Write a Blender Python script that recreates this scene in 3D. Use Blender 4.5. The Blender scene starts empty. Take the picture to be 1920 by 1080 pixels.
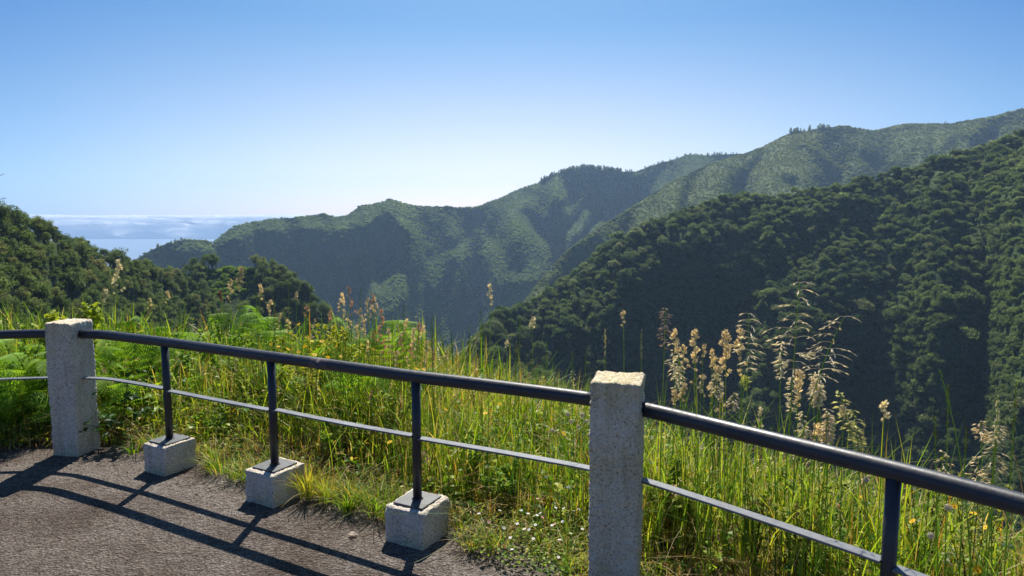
import bpy, math, random
import numpy as np
from mathutils import Vector, Matrix
random.seed(7)
RNG = np.random.default_rng(11)
PI = math.pi
scene = bpy.context.scene
COL = scene.collection

# ---------------------------------------------------------------- camera
F_, CX, CY, EYE = 1280.0, 960.0, 540.0, 1.6
PITCH = math.atan(135.0 / F_)
FW = np.array([0, math.cos(PITCH), -math.sin(PITCH)])
UP = np.array([0, math.sin(PITCH), math.cos(PITCH)])
RT = np.array([1.0, 0, 0])
CAM = np.array([0, 0, EYE])
cam = bpy.data.cameras.new('camera')
cam.lens = 24.0; cam.sensor_width = 36.0; cam.clip_end = 40000; cam.clip_start = 0.05
camo = bpy.data.objects.new('camera', cam); COL.objects.link(camo)
camo.location = (0, 0, EYE); camo.rotation_euler = (PI / 2 - PITCH, 0, 0)
scene.camera = camo

def ray(x, y):
    x = np.asarray(x, float); y = np.asarray(y, float)
    return FW + ((x - CX) / F_)[..., None] * RT - ((y - CY) / F_)[..., None] * UP
def on_z(x, y, z):
    d = ray(x, y); return CAM + d * ((z - EYE) / d[2])
def at_Y(x, y, Y):
    d = ray(x, y); return CAM + d * (Y / d[1])
def proj(P):
    q = np.asarray(P, float) - CAM
    dz = q @ FW
    return CX + F_ * (q @ RT) / dz, CY - F_ * (q @ UP) / dz, dz

# ---------------------------------------------------------------- noise
def _h(ix, iy, iz, s):
    n = (ix * 374761393 + iy * 668265263 + iz * 2147483647 + s * 1274126177) & 0xFFFFFFFF
    n = ((n ^ (n >> 13)) * 1274126177) & 0xFFFFFFFF
    n = ((n ^ (n >> 16)) * 2246822519) & 0xFFFFFFFF
    return ((n ^ (n >> 15)) & 0xFFFFFF) / float(0xFFFFFF) * 2 - 1
def vnoise(P, s=0):
    P = np.asarray(P, float); i = np.floor(P).astype(np.int64); f = P - i
    f = f * f * (3 - 2 * f); out = 0
    for a in (0, 1):
        for b in (0, 1):
            for c in (0, 1):
                w = (f[..., 0] if a else 1 - f[..., 0]) * (f[..., 1] if b else 1 - f[..., 1]) * (f[..., 2] if c else 1 - f[..., 2])
                out = out + w * _h(i[..., 0] + a, i[..., 1] + b, i[..., 2] + c, s)
    return out
def fbm(P, s=0, o=4):
    P = np.asarray(P, float); r = 0; a = 1
    for k in range(o):
        r = r + a * vnoise(P * (2 ** k) + 17.3 * k, s + k); a *= .5
    return r

# ---------------------------------------------------------------- mesh helpers
def tag(o, label=None, cat=None, group=None, kind=None):
    if label: o['label'] = label
    if cat: o['category'] = cat
    if group: o['group'] = group
    if kind: o['kind'] = kind
    return o
def empty(name, loc, rz=0):
    o = bpy.data.objects.new(name, None); COL.objects.link(o)
    o.location = [float(v) for v in loc]; o.rotation_euler = (0, 0, rz); o.empty_display_size = .1
    return o
class MB:
    """collects numpy geometry and links it as one mesh object"""
    def __init__(s): s.v = []; s.f = []; s.c = []; s.m = []; s.n = 0
    def add(s, V, F, c=None, m=0):
        V = np.asarray(V, float).reshape(-1, 3)
        for f in (F if isinstance(F, list) else [F]):
            f = np.asarray(f, np.int64)
            if f.size: s.f.append(f + s.n); s.m.append(np.full(len(f), m, np.int32))
        s.v.append(V); s.n += len(V)
        if c is None: c = (1, 1, 1)
        c = np.asarray(c, float)
        s.c.append(np.broadcast_to(c, (len(V), 3)) if c.ndim == 1 else c)
    def mesh(s, name, smooth=False, col=False):
        V = np.concatenate(s.v) if s.v else np.zeros((0, 3))
        me = bpy.data.meshes.new(name)
        me.vertices.add(len(V)); me.vertices.foreach_set('co', V.astype(np.float32).ravel())
        tot = np.concatenate([np.full(len(f), f.shape[1]) for f in s.f]) if s.f else np.zeros(0, int)
        idx = np.concatenate([f.ravel() for f in s.f]) if s.f else np.zeros(0, int)
        me.loops.add(len(idx)); me.loops.foreach_set('vertex_index', idx.astype(np.int32))
        me.polygons.add(len(tot))
        me.polygons.foreach_set('loop_start', np.concatenate([[0], np.cumsum(tot)[:-1]]).astype(np.int32) if len(tot) else np.zeros(0, np.int32))
        me.polygons.foreach_set('material_index', np.concatenate(s.m).astype(np.int32) if s.m else np.zeros(0, np.int32))
        me.polygons.foreach_set('use_smooth', np.full(len(tot), smooth))
        if col:
            a = me.color_attributes.new('Col', 'FLOAT_COLOR', 'POINT')
            C = np.concatenate(s.c); C = np.concatenate([C, np.ones((len(C), 1))], 1)
            a.data.foreach_set('color', C.astype(np.float32).ravel())
        me.update(calc_edges=True); me.validate()
        return me
    def build(s, name, mats, parent=None, smooth=False, col=False, loc=None):
        me = s.mesh(name, smooth, col)
        for m in (mats if isinstance(mats, (list, tuple)) else [mats]): me.materials.append(m)
        o = bpy.data.objects.new(name, me); COL.objects.link(o)
        if parent: o.parent = parent
        if loc is not None: o.location = [float(v) for v in loc]
        return o
def tube(mb, P, R, n=8, c=None, m=0, cap=True):
    P = np.asarray(P, float); K = len(P); R = np.broadcast_to(np.asarray(R, float), (K,))
    T = np.gradient(P, axis=0); T /= np.linalg.norm(T, axis=1)[:, None] + 1e-12
    ref = np.array([0, 0, 1.0]) if abs(T[:, 2]).mean() < .8 else np.array([1.0, 0, 0])
    A = np.cross(T, ref); A /= np.linalg.norm(A, axis=1)[:, None] + 1e-12
    B = np.cross(T, A)
    th = np.arange(n) * 2 * PI / n
    V = P[:, None] + R[:, None, None] * (np.cos(th)[None, :, None] * A[:, None] + np.sin(th)[None, :, None] * B[:, None])
    i = np.arange(K - 1)[:, None] * n; j = np.arange(n)[None]; j2 = (j + 1) % n
    Fq = np.stack([i + j, i + j2, i + n + j2, i + n + j], -1).reshape(-1, 4)
    fs = [Fq]
    if cap and n >= 3: fs += [np.arange(n)[None, ::-1], (np.arange(n) + (K - 1) * n)[None]]
    mb.add(V.reshape(-1, 3), fs, c, m)
def grid_faces(r, c):
    i = np.arange(r - 1)[:, None] * c + np.arange(c - 1)[None]
    return np.stack([i, i + 1, i + c + 1, i + c], -1).reshape(-1, 4)
def diamonds(mb, C, A, L, W, col=None, m=0):
    """slender spikelets: 4-sided bipyramids"""
    C = np.asarray(C, float); A = np.asarray(A, float); A = A / (np.linalg.norm(A, axis=1)[:, None] + 1e-9)
    n = len(C); L = np.broadcast_to(L, (n,))[:, None]; W = np.broadcast_to(W, (n,))[:, None]
    ref = np.where(abs(A[:, 2:3]) < .8, [[0, 0, 1.0]], [[1.0, 0, 0]])
    U = np.cross(A, ref); U /= np.linalg.norm(U, axis=1)[:, None] + 1e-9; W2 = np.cross(A, U)
    mid = C + A * L * .35
    V = np.stack([C, mid + U * W, mid + W2 * W * .7, mid - U * W, mid - W2 * W * .7, C + A * L], 1)
    t = np.array([[0, 2, 1], [0, 3, 2], [0, 4, 3], [0, 1, 4], [5, 1, 2], [5, 2, 3], [5, 3, 4], [5, 4, 1]])
    Fc = (np.arange(n)[:, None, None] * 6 + t[None]).reshape(-1, 3)
    if col is not None and np.asarray(col).ndim == 2: col = np.repeat(col, 6, 0)
    mb.add(V.reshape(-1, 3), Fc, col, m)
def unit(n, rng=RNG):
    v = rng.normal(size=(n, 3)); return v / np.linalg.norm(v, axis=1)[:, None]
def quads(mb, C, N, S, col=None, m=0, asp=.6, rng=RNG):
    """leaf clumps: small bent quads at C facing N"""
    n = len(C); r = unit(n, rng)
    U = np.cross(N, r); U /= np.linalg.norm(U, axis=1)[:, None] + 1e-9; W = np.cross(N, U)
    S = np.broadcast_to(S, (n,))[:, None]
    V = np.stack([C - U * S, C + W * S * asp - N * S * .15, C + U * S, C - W * S * asp - N * S * .15], 1)
    Fc = (np.arange(n)[:, None] * 4 + np.arange(4)[None])
    if col is not None and np.asarray(col).ndim == 2: col = np.repeat(col, 4, 0)
    mb.add(V.reshape(-1, 3), Fc, col, m)

# ---------------------------------------------------------------- materials
def mat(name):
    m = bpy.data.materials.new(name); m.use_nodes = True
    nt = m.node_tree; nt.nodes.clear()
    out = nt.nodes.new('ShaderNodeOutputMaterial')
    return m, nt, out
def N(nt, t, **kw):
    n = nt.nodes.new(t)
    for k, v in kw.items():
        if k in n.inputs: n.inputs[k].default_value = v
        else: setattr(n, k, v)
    return n
def ramp(nt, stops, src):
    n = nt.nodes.new('ShaderNodeValToRGB'); e = n.color_ramp.elements
    while len(e) > 1: e.remove(e[0])
    e[0].position = stops[0][0]; e[0].color = (*stops[0][1], 1)
    for p, c in stops[1:]:
        k = e.new(p); k.color = (*c, 1)
    nt.links.new(src, n.inputs[0]); return n
def noise(nt, scale, detail=4, rough=.55, vec=None, dist=0):
    n = N(nt, 'ShaderNodeTexNoise', Scale=scale, Detail=detail, Roughness=rough, Distortion=dist)
    if vec is not None: nt.links.new(vec, n.inputs['Vector'])
    return n
def mixc(nt, fac, a, b, mode='MIX'):
    n = nt.nodes.new('ShaderNodeMix'); n.data_type = 'RGBA'; n.blend_type = mode
    for s, v in ((n.inputs[0], fac), (n.inputs[6], a), (n.inputs[7], b)):
        if isinstance(v, (int, float)): s.default_value = v
        elif isinstance(v, tuple): s.default_value = (*v, 1)
        else: nt.links.new(v, s)
    return n.outputs[2]
def bump(nt, h, strength=.5, dist=.01):
    b = N(nt, 'ShaderNodeBump', Strength=strength, Distance=dist); nt.links.new(h, b.inputs['Height']); return b.outputs[0]
def foliage(name, stops, trans=.3, pos_scale=None, patch=None, rough=.5, spec=.25, use_col=False, tcol=(1.3, 1.25, .5)):
    m, nt, out = mat(name)
    if use_col:
        c = N(nt, 'ShaderNodeAttribute', attribute_name='Col').outputs['Color']
    else:
        oi = nt.nodes.new('ShaderNodeObjectInfo')
        c = ramp(nt, stops, oi.outputs['Random']).outputs[0]
    if patch:
        g = nt.nodes.new('ShaderNodeNewGeometry')
        nz = noise(nt, pos_scale, 3, .6, g.outputs['Position'])
        f = ramp(nt, [(.42, (0, 0, 0)), (.6, (1, 1, 1))], nz.outputs['Fac'])
        c = mixc(nt, f.outputs[0], c, patch)
    p = N(nt, 'ShaderNodeBsdfPrincipled', Roughness=rough)
    p.inputs['Specular IOR Level'].default_value = spec
    nt.links.new(c, p.inputs['Base Color'])
    t = nt.nodes.new('ShaderNodeBsdfTranslucent')
    tc = mixc(nt, 1.0, c, tcol, 'MULTIPLY'); nt.links.new(tc, t.inputs['Color'])
    mx = N(nt, 'ShaderNodeMixShader'); mx.inputs[0].default_value = trans
    nt.links.new(p.outputs[0], mx.inputs[1]); nt.links.new(t.outputs[0], mx.inputs[2])
    nt.links.new(mx.outputs[0], out.inputs[0]); return m
M = {}
M['laurel'] = foliage('laurel_leaves', [(0, (.035, .058, .022)), (.3, (.065, .10, .032)), (.55, (.10, .135, .045)), (.8, (.13, .16, .055)), (1, (.16, .165, .085))], .6, .012, (.12, .155, .045), .75, .08, tcol=(1.95, 2.05, 1.7))
M['far'] = foliage('distant_leaves', [(0, (.06, .09, .035)), (.5, (.10, .135, .05)), (1, (.14, .165, .07))], .6, .004, (.14, .17, .06), .8, .05, tcol=(2.3, 2.5, 1.8))
M['heath'] = foliage('heath_leaves', [(0, (.085, .11, .04)), (.5, (.11, .14, .05)), (1, (.14, .165, .065))], .6, .004, (.14, .16, .06), .8, .05, tcol=(2.1, 2.1, 1.2))
M['gum'] = foliage('gum_leaves', [(0, (.045, .068, .026)), (.4, (.07, .10, .036)), (.7, (.11, .135, .045)), (1, (.14, .13, .06))], .6, .02, (.10, .13, .04), .7, .08, tcol=(1.85, 2.0, 1.4))
M['bright'] = foliage('bright_leaves', [(0, (.10, .17, .02)), (1, (.15, .22, .03))], .5, .03, (.13, .2, .03), .7, .08, tcol=(2, 2, 1))
M['blade'] = foliage('grass_blades', None, .5, rough=.45, spec=.22, use_col=True, tcol=(1.25, 1.2, .45))
M['head'] = foliage('dry_seed', None, .5, rough=.6, spec=.2, use_col=True, tcol=(1.1, 1.0, .85))
M['petal'] = foliage('petals', None, .35, rough=.6, spec=.2, use_col=True, tcol=(1, 1, 1))

def bark(name, a, b, sc):
    m, nt, out = mat(name); tc = nt.nodes.new('ShaderNodeTexCoord')
    n = noise(nt, sc, 5, .6, tc.outputs['Object'])
    r = ramp(nt, [(.3, a), (.7, b)], n.outputs['Fac'])
    p = N(nt, 'ShaderNodeBsdfPrincipled', Roughness=.85); nt.links.new(r.outputs[0], p.inputs['Base Color'])
    nt.links.new(bump(nt, n.outputs['Fac'], .6, .05), p.inputs['Normal'])
    nt.links.new(p.outputs[0], out.inputs[0]); return m
M['bark'] = bark('bark', (.05, .04, .03), (.16, .13, .1), 3)

def soil(name, a, b, c, sc, bs=1.0, bd=1.0):
    m, nt, out = mat(name); g = nt.nodes.new('ShaderNodeNewGeometry')
    n1 = noise(nt, sc, 6, .65, g.outputs['Position']); n2 = noise(nt, sc * .13, 3, .5, g.outputs['Position'])
    r = ramp(nt, [(.35, a), (.55, b), (.75, c)], n1.outputs['Fac'])
    f = ramp(nt, [(.4, (0, 0, 0)), (.65, (1, 1, 1))], n2.outputs['Fac'])
    cc = mixc(nt, f.outputs[0], r.outputs[0], b)
    p = N(nt, 'ShaderNodeBsdfPrincipled', Roughness=.9); p.inputs['Specular IOR Level'].default_value = .1
    nt.links.new(cc, p.inputs['Base Color'])
    nt.links.new(bump(nt, n1.outputs['Fac'], bs, bd), p.inputs['Normal'])
    nt.links.new(p.outputs[0], out.inputs[0]); return m
M['scrub'] = soil('scrub_slope', (.03, .05, .016), (.05, .08, .02), (.08, .10, .03), .12, 1, 3)
M['heath_ground'] = soil('heath_slope', (.055, .08, .02), (.08, .11, .026), (.10, .125, .035), .05, 1, 4)
M['earth'] = soil('earth', (.045, .03, .02), (.09, .065, .042), (.16, .12, .085), 14, .8, .02)

# ---------------------------------------------------------------- sky, sun
SUN_EL, SUN_AZ = math.radians(53), 0.0        # azimuth measured from +Y
w = bpy.data.worlds.new('World'); scene.world = w; w.use_nodes = True
nt = w.node_tree; nt.nodes.clear()
sky = nt.nodes.new('ShaderNodeTexSky'); sky.sky_type = 'NISHITA'; sky.sun_disc = False
sky.sun_elevation = SUN_EL; sky.sun_rotation = SUN_AZ
sky.altitude = 600; sky.air_density = 1.0; sky.dust_density = 0.6; sky.ozone_density = 1.0
bg = nt.nodes.new('ShaderNodeBackground'); bg.inputs[1].default_value = .075
wo = nt.nodes.new('ShaderNodeOutputWorld')

# the air is whiter towards the sun's quarter and deeper blue away from it and higher up
tcw = nt.nodes.new('ShaderNodeTexCoord'); sx_ = nt.nodes.new('ShaderNodeSeparateXYZ'); nt.links.new(tcw.outputs['Generated'], sx_.inputs[0])
fl_ = nt.nodes.new('ShaderNodeVectorMath'); fl_.operation = 'MULTIPLY'; fl_.inputs[1].default_value = (1, 1, 0); nt.links.new(tcw.outputs['Generated'], fl_.inputs[0])
nr_ = nt.nodes.new('ShaderNodeVectorMath'); nr_.operation = 'NORMALIZE'; nt.links.new(fl_.outputs[0], nr_.inputs[0])
sy_ = nt.nodes.new('ShaderNodeSeparateXYZ'); nt.links.new(nr_.outputs[0], sy_.inputs[0])
ra = ramp(nt, [(0, (.28, .56, .86)), (.76, (.28, .57, .87)), (.83, (.42, .69, .91)), (.925, (.72, .86, .95)), (1, (1, 1, 1))], sy_.outputs[1])
re_ = ramp(nt, [(0, (1.45, 1.15, 1.3)), (.08, (1.18, .95, .97)), (.155, (.92, .84, .87)), (.26, (.42, .67, .83)), (.5, (.38, .65, .83)), (1, (.45, .7, .86))], sx_.outputs[2])
g1_ = mixc(nt, 1.0, sky.outputs[0], ra.outputs[0], 'MULTIPLY'); g2_ = mixc(nt, 1.0, g1_, re_.outputs[0], 'MULTIPLY')
nt.links.new(g2_, bg.inputs[0]); nt.links.new(bg.outputs[0], wo.inputs[0])
sl = bpy.data.lights.new('sun', 'SUN'); sl.energy = 5.0; sl.angle = math.radians(.5); sl.color = (1, .94, .84)
so = bpy.data.objects.new('sun', sl); COL.objects.link(so)
sd = Vector((math.sin(SUN_AZ) * math.cos(SUN_EL), math.cos(SUN_AZ) * math.cos(SUN_EL), math.sin(SUN_EL)))
so.rotation_euler = sd.to_track_quat('Z', 'Y').to_euler(); so.location = (0, 30, 40)
scene.view_settings.view_transform = 'Standard'; scene.view_settings.look = 'None'
scene.view_settings.exposure = 0.7; scene.view_settings.gamma = 1
scene.render.engine = 'CYCLES'
cy = scene.cycles
cy.max_bounces = 8; cy.diffuse_bounces = 3; cy.glossy_bounces = 2; cy.transmission_bounces = 4; cy.volume_bounces = 1
cy.transparent_max_bounces = 16; cy.use_denoising = True; cy.denoiser = 'OPENIMAGEDENOISE'
cy.caustics_reflective = False; cy.caustics_refractive = False; cy.sample_clamp_indirect = 4

# ---------------------------------------------------------------- crowns
ICO = None
def ico(sub=1):
    import bmesh
    bm = bmesh.new(); bmesh.ops.create_icosphere(bm, subdivisions=sub, radius=1)
    V = np.array([v.co[:] for v in bm.verts]); Fc = np.array([[v.index for v in f.verts] for f in bm.faces]); bm.free()
    return V, Fc
I1 = ico(1); I2 = ico(2); I3 = ico(3)
def crown_mb(seed, R, H, nl, nleaf, ls, z0=0.0, airy=0.0, core=.78, lobe=.45, wild=.55):
    rng = np.random.default_rng(seed); mb = MB()
    d = unit(nl, rng); d[:, 2] = abs(d[:, 2]) * 1.1 - .25
    rad = rng.uniform(.35, .8, nl)[:, None]
    Cn = d * rad * np.array([R, R, H * .5]) + np.array([0, 0, z0 + H * .5])
    Lr = rng.uniform(.75, 1.25, nl) * lobe * R
    for c, r in zip(Cn, Lr):
        if core > 0:
            V = I1[0] * (1 + .25 * rng.normal(size=(len(I1[0]), 1))) * r * core * np.array([1, 1, .85]) + c
            mb.add(V, I1[1])
    k = rng.integers(0, nl, nleaf); u = unit(nleaf, rng); u[:, 2] = u[:, 2] * .8 + .25
    P = Cn[k] + u * (Lr[k] * rng.uniform(.8, 1.12 + airy, nleaf))[:, None] * np.array([1, 1, .85])
    Nn = u + unit(nleaf, rng) * wild; Nn /= np.linalg.norm(Nn, axis=1)[:, None]
    quads(mb, P, Nn, ls * rng.uniform(.6, 1.3, nleaf), rng=rng)
    return mb, Cn, Lr
def trunk_mb(seed, h, r, Cn, n=6, lean=.05):
    rng = np.random.default_rng(seed); mb = MB()
    K = 7; t = np.linspace(0, 1, K)
    P = np.stack([lean * h * np.sin(t * 2.2 + seed) - lean * h * math.sin(seed), lean * h * np.cos(t * 1.7 + seed * 2) - lean * h * math.cos(seed * 2), t * h - .8 * (t == 0)], 1)
    tube(mb, P, r * (1 - .75 * t) + .02, n)
    for c in Cn[:7]:
        i = rng.integers(2, K - 1); a = P[i]; md = (a + c) / 2 - np.array([0, 0, .06 * h])
        tube(mb, np.array([a, md, c]), [r * .4, r * .28, r * .1], 4)
    return mb

def instancer(name, pts, sources, kind_label, category=None):
    """ONE stuff object: points carrying size, turn and variety, instanced by geometry nodes"""
    P = np.array([p[0] for p in pts]); me = bpy.data.meshes.new(name)
    me.vertices.add(len(P)); me.vertices.foreach_set('co', P.astype(np.float32).ravel())
    for nm, ty, k in (('sc', 'FLOAT', 1), ('rot', 'FLOAT', 2), ('var', 'INT', 3)):
        a = me.attributes.new(nm, ty, 'POINT')
        a.data.foreach_set('value', np.array([p[k] for p in pts], np.float32 if ty == 'FLOAT' else np.int32))
    o = bpy.data.objects.new(name, me); COL.objects.link(o)
    ng = bpy.data.node_groups.new(name, 'GeometryNodeTree')
    ng.interface.new_socket('Geometry', in_out='INPUT', socket_type='NodeSocketGeometry')
    ng.interface.new_socket('Geometry', in_out='OUTPUT', socket_type='NodeSocketGeometry')
    gi = ng.nodes.new('NodeGroupInput'); go = ng.nodes.new('NodeGroupOutput')
    jn = ng.nodes.new('GeometryNodeJoinGeometry')
    def attr(nm, ty):
        n = ng.nodes.new('GeometryNodeInputNamedAttribute'); n.data_type = ty; n.inputs[0].default_value = nm; return n.outputs[0]
    sc, rt, vr = attr('sc', 'FLOAT'), attr('rot', 'FLOAT'), attr('var', 'INT')
    cb = ng.nodes.new('ShaderNodeCombineXYZ'); ng.links.new(rt, cb.inputs[2])
    for i, s in enumerate(sources):
        oi = ng.nodes.new('GeometryNodeObjectInfo'); oi.inputs[0].default_value = s; oi.inputs['As Instance'].default_value = True
        cp = ng.nodes.new('FunctionNodeCompare'); cp.data_type = 'INT'; cp.operation = 'EQUAL'
        ng.links.new(vr, cp.inputs[2]); cp.inputs[3].default_value = i
        ip = ng.nodes.new('GeometryNodeInstanceOnPoints')
        ng.links.new(gi.outputs[0], ip.inputs['Points']); ng.links.new(cp.outputs[0], ip.inputs['Selection'])
        ng.links.new(oi.outputs['Geometry'], ip.inputs['Instance'])
        ng.links.new(cb.outputs[0], ip.inputs['Rotation']); ng.links.new(sc, ip.inputs['Scale'])
        ng.links.new(ip.outputs[0], jn.inputs[0])
    ng.links.new(jn.outputs[0], go.inputs[0])
    md = o.modifiers.new('scatter', 'NODES'); md.node_group = ng
    tag(o, kind_label, category, kind='stuff'); return o
def source(mb, name, m):
    me = mb.mesh(name); me.materials.append(m); return bpy.data.objects.new(name, me)

# ---------------------------------------------------------------- hills
FLOOR = -290.0
def lerp(x, pts, k=1):
    p = np.array([q[0] for q in pts], float); v = np.array([q[k] for q in pts], float)
    return np.interp(x, p, v)
def smooth1(a, n):
    if n < 1: return a
    k = np.hanning(2 * n + 3)[1:-1]; k /= k.sum()
    return np.convolve(np.pad(a, n, mode='edge'), k, 'valid')
def inpoly(X, Y, poly):
    r = np.zeros(X.shape, bool); n = len(poly)
    for i in range(n):
        x1, y1 = poly[i]; x2, y2 = poly[(i + 1) % n]
        if y1 == y2: continue
        c = ((y1 > Y) != (y2 > Y)) & (X < (x2 - x1) * (Y - y1) / (y2 - y1) + x1); r ^= c
    return r
def blur2(a, n):
    k = np.hanning(2 * n + 3)[1:-1]; k /= k.sum()
    a = np.apply_along_axis(lambda v: np.convolve(np.pad(v, n, mode='edge'), k, 'valid'), 0, a)
    return np.apply_along_axis(lambda v: np.convolve(np.pad(v, n, mode='edge'), k, 'valid'), 1, a)
GX, GY = np.meshgrid(np.arange(-400, 2321, 4), np.arange(180, 1201, 4))
def smap(base, polys, seed, b=3, amp=.35, nscale=60, lines=(), an=1.0, lean=0.0):
    wx = GX + 10 * fbm(np.stack([GX / 45, GY / 45, 0 * GX], -1), seed + 5, 3)
    wy = GY + 10 * fbm(np.stack([GX / 45, GY / 45, 0 * GX + 9.], -1), seed + 6, 3)
    S = np.full(GX.shape, float(base))
    S = S + amp * fbm(np.stack([(GX + lean * GY) / nscale, GY / (nscale * an), 0 * GX], -1), seed, 4)
    for v, poly in polys:
        k = inpoly(wx, wy, poly); S[k] = v + .25 * (S[k] - base)
    for v, wd, ln in lines:                 # gullies (steep) and ribs (gentle)
        D = np.full(GX.shape, 1e9)
        for (x1, y1), (x2, y2) in zip(ln[:-1], ln[1:]):
            dx, dy = x2 - x1, y2 - y1
            t = np.clip(((wx - x1) * dx + (wy - y1) * dy) / (dx * dx + dy * dy), 0, 1)
            D = np.minimum(D, np.hypot(wx - x1 - t * dx, wy - y1 - t * dy))
        S = S + (v - S) * np.exp(-(D / wd) ** 2)
    return np.clip(blur2(S, b), .35, 3.2)
def sample(S, x, y):
    fx = np.clip((x + 400) / 4, 0, S.shape[1] - 1.001); fy = np.clip((y - 180) / 4, 0, S.shape[0] - 1.001)
    i, j = fx.astype(int), fy.astype(int); a, b = fx - i, fy - j
    return (S[j, i] * (1 - a) + S[j, i + 1] * a) * (1 - b) + (S[j + 1, i] * (1 - a) + S[j + 1, i + 1] * a) * b
def hill(name, crest, ybot, S, m, step=4, rows=150, seed=1, rough=.006, back=420, backs=.55, sm=2, jag=1.0):
    xs = np.arange(crest[0][0], crest[-1][0] + 1, step).astype(float)
    yc = smooth1(lerp(xs, crest, 1), sm) + jag * fbm(np.stack([xs / 22, xs * 0, xs * 0], -1), seed + 3, 3)
    rc = smooth1(lerp(xs, crest, 2), 8)
    yb = lerp(xs, ybot)
    fr = np.linspace(0, 1, rows) ** 1.1
    Y = yc[None] + fr[:, None] * (yb - yc)[None]; X = np.broadcast_to(xs, Y.shape)
    d = ray(X, Y); hz = np.hypot(d[..., 0], d[..., 1]); T = d[..., 2] / hz; A = d[..., :2] / hz[..., None]
    R = np.zeros_like(Y); R[0] = rc; s = sample(S, X, Y)
    for k in range(rows - 1):
        dt = T[k + 1] - T[k]
        R[k + 1] = R[k] * np.exp(dt / np.maximum(s[k] - T[k], .3))
        R[k + 1, 1:-1] = .6 * R[k + 1, 1:-1] + .2 * (R[k + 1, 2:] + R[k + 1, :-2])
        z = R[k + 1] * T[k + 1]; lo = z < FLOOR - EYE
        R[k + 1] = np.where(lo, (FLOOR - EYE) / np.minimum(T[k + 1], -1e-3), R[k + 1])
    P = np.concatenate([A * R[..., None], (R * T + EYE)[..., None]], -1)
    n = fbm(P / 60.0, seed, 5); P[1:, :, 0:2] *= (1 + rough * n[1:, :, None]); P[1:, :, 2] += rough * 350 * vnoise(P[1:] / 25., seed + 9)
    # the far side of the hill
    dd = np.array([6, 18, 40, 80, 150, 260, back])
    B = []
    for q in dd:
        r = rc + q; z = R[0] * T[0] + EYE - backs * q * q / (q + 25.0)
        B.append(np.concatenate([A[0] * r[:, None], np.maximum(z, FLOOR - 8)[:, None]], -1))
    B = np.array(B[::-1])
    G = np.concatenate([B, P])
    mb = MB(); mb.add(G.reshape(-1, 3), grid_faces(*G.shape[:2])[:, ::-1])
    o = mb.build(name, m, smooth=True); tag(o, kind='structure')
    return o, G, len(dd), s
def scatter(G, nb, s, spacing, seed, steep=1.6, keep=.12, back_rows=2):
    """points spread evenly over the face of a hill, thinner on its cliffs"""
    rng = np.random.default_rng(seed); Q = G[nb - back_rows:]
    a = Q[:-1, :-1]; b = Q[:-1, 1:]; c = Q[1:, :-1]; d = Q[1:, 1:]
    ar = .5 * (np.linalg.norm(np.cross(b - a, c - a), axis=-1) + np.linalg.norm(np.cross(b - d, c - d), axis=-1))
    gx = np.hypot(c[..., 0] - a[..., 0], c[..., 1] - a[..., 1]); sl = abs(c[..., 2] - a[..., 2]) / (gx + 1e-6)
    wgt = ar * np.where(sl > steep, keep, 1.0)
    n = int(wgt.sum() / spacing ** 2); k = rng.choice(wgt.size, n, p=(wgt / wgt.sum()).ravel())
    i, j = np.unravel_index(k, wgt.shape); u, v = rng.random((2, n, 1))
    P = (a[i, j] * (1 - u) + b[i, j] * u) * (1 - v) + (c[i, j] * (1 - u) + d[i, j] * u) * v
    return P, sl[i, j]

# --- near slope on the right
S1 = smap(.70, [
    (1.75, [(1150, 560), (1215, 480), (1290, 450), (1400, 440), (1500, 428), (1525, 448), (1465, 478), (1425, 540), (1395, 600), (1385, 680), (1400, 900), (1190, 900), (1165, 700), (1120, 640)]),
    (1.75, [(1480, 610), (1600, 590), (1700, 605), (1830, 640), (1870, 730), (1840, 790), (1760, 800), (1700, 770), (1600, 800), (1560, 900), (1440, 900), (1430, 700)]),
    (2.1, [(1850, 390), (1878, 410), (1872, 500), (1850, 640), (1820, 660), (1838, 500), (1836, 430)]),
    (1.8, [(1600, 800), (1760, 760), (1780, 900), (1600, 900)])],
    1, 3, .34, 55, an=1.3, lean=.35,
    lines=[(2.2, 14, [(1500, 430), (1580, 400), (1640, 395)]), (2.4, 9, [(1000, 620), (1040, 640), (1060, 700)]), (2.3, 10, [(1700, 480), (1660, 560), (1600, 620)]),
           (2.4, 11, [(1100, 560), (1080, 620), (1110, 690)]), (.5, 12, [(1560, 480), (1480, 520), (1440, 560)])])
C1 = [(800, 790, 380), (850, 715, 410), (880, 670, 430), (905, 630, 450), (930, 603, 470), (1000, 570, 510), (1060, 530, 530), (1130, 475, 550), (1200, 438, 570), (1270, 404, 590), (1340, 384, 600),
      (1440, 374, 610), (1560, 357, 620), (1700, 322, 630), (1800, 295, 640), (1920, 262, 650), (2050, 225, 660), (2300, 160, 680)]
h1, G1, nb1, s1 = hill('hill', C1, [(800, 900), (2300, 1000)], S1, M['scrub'], 4, 190, 3, .006)

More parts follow.
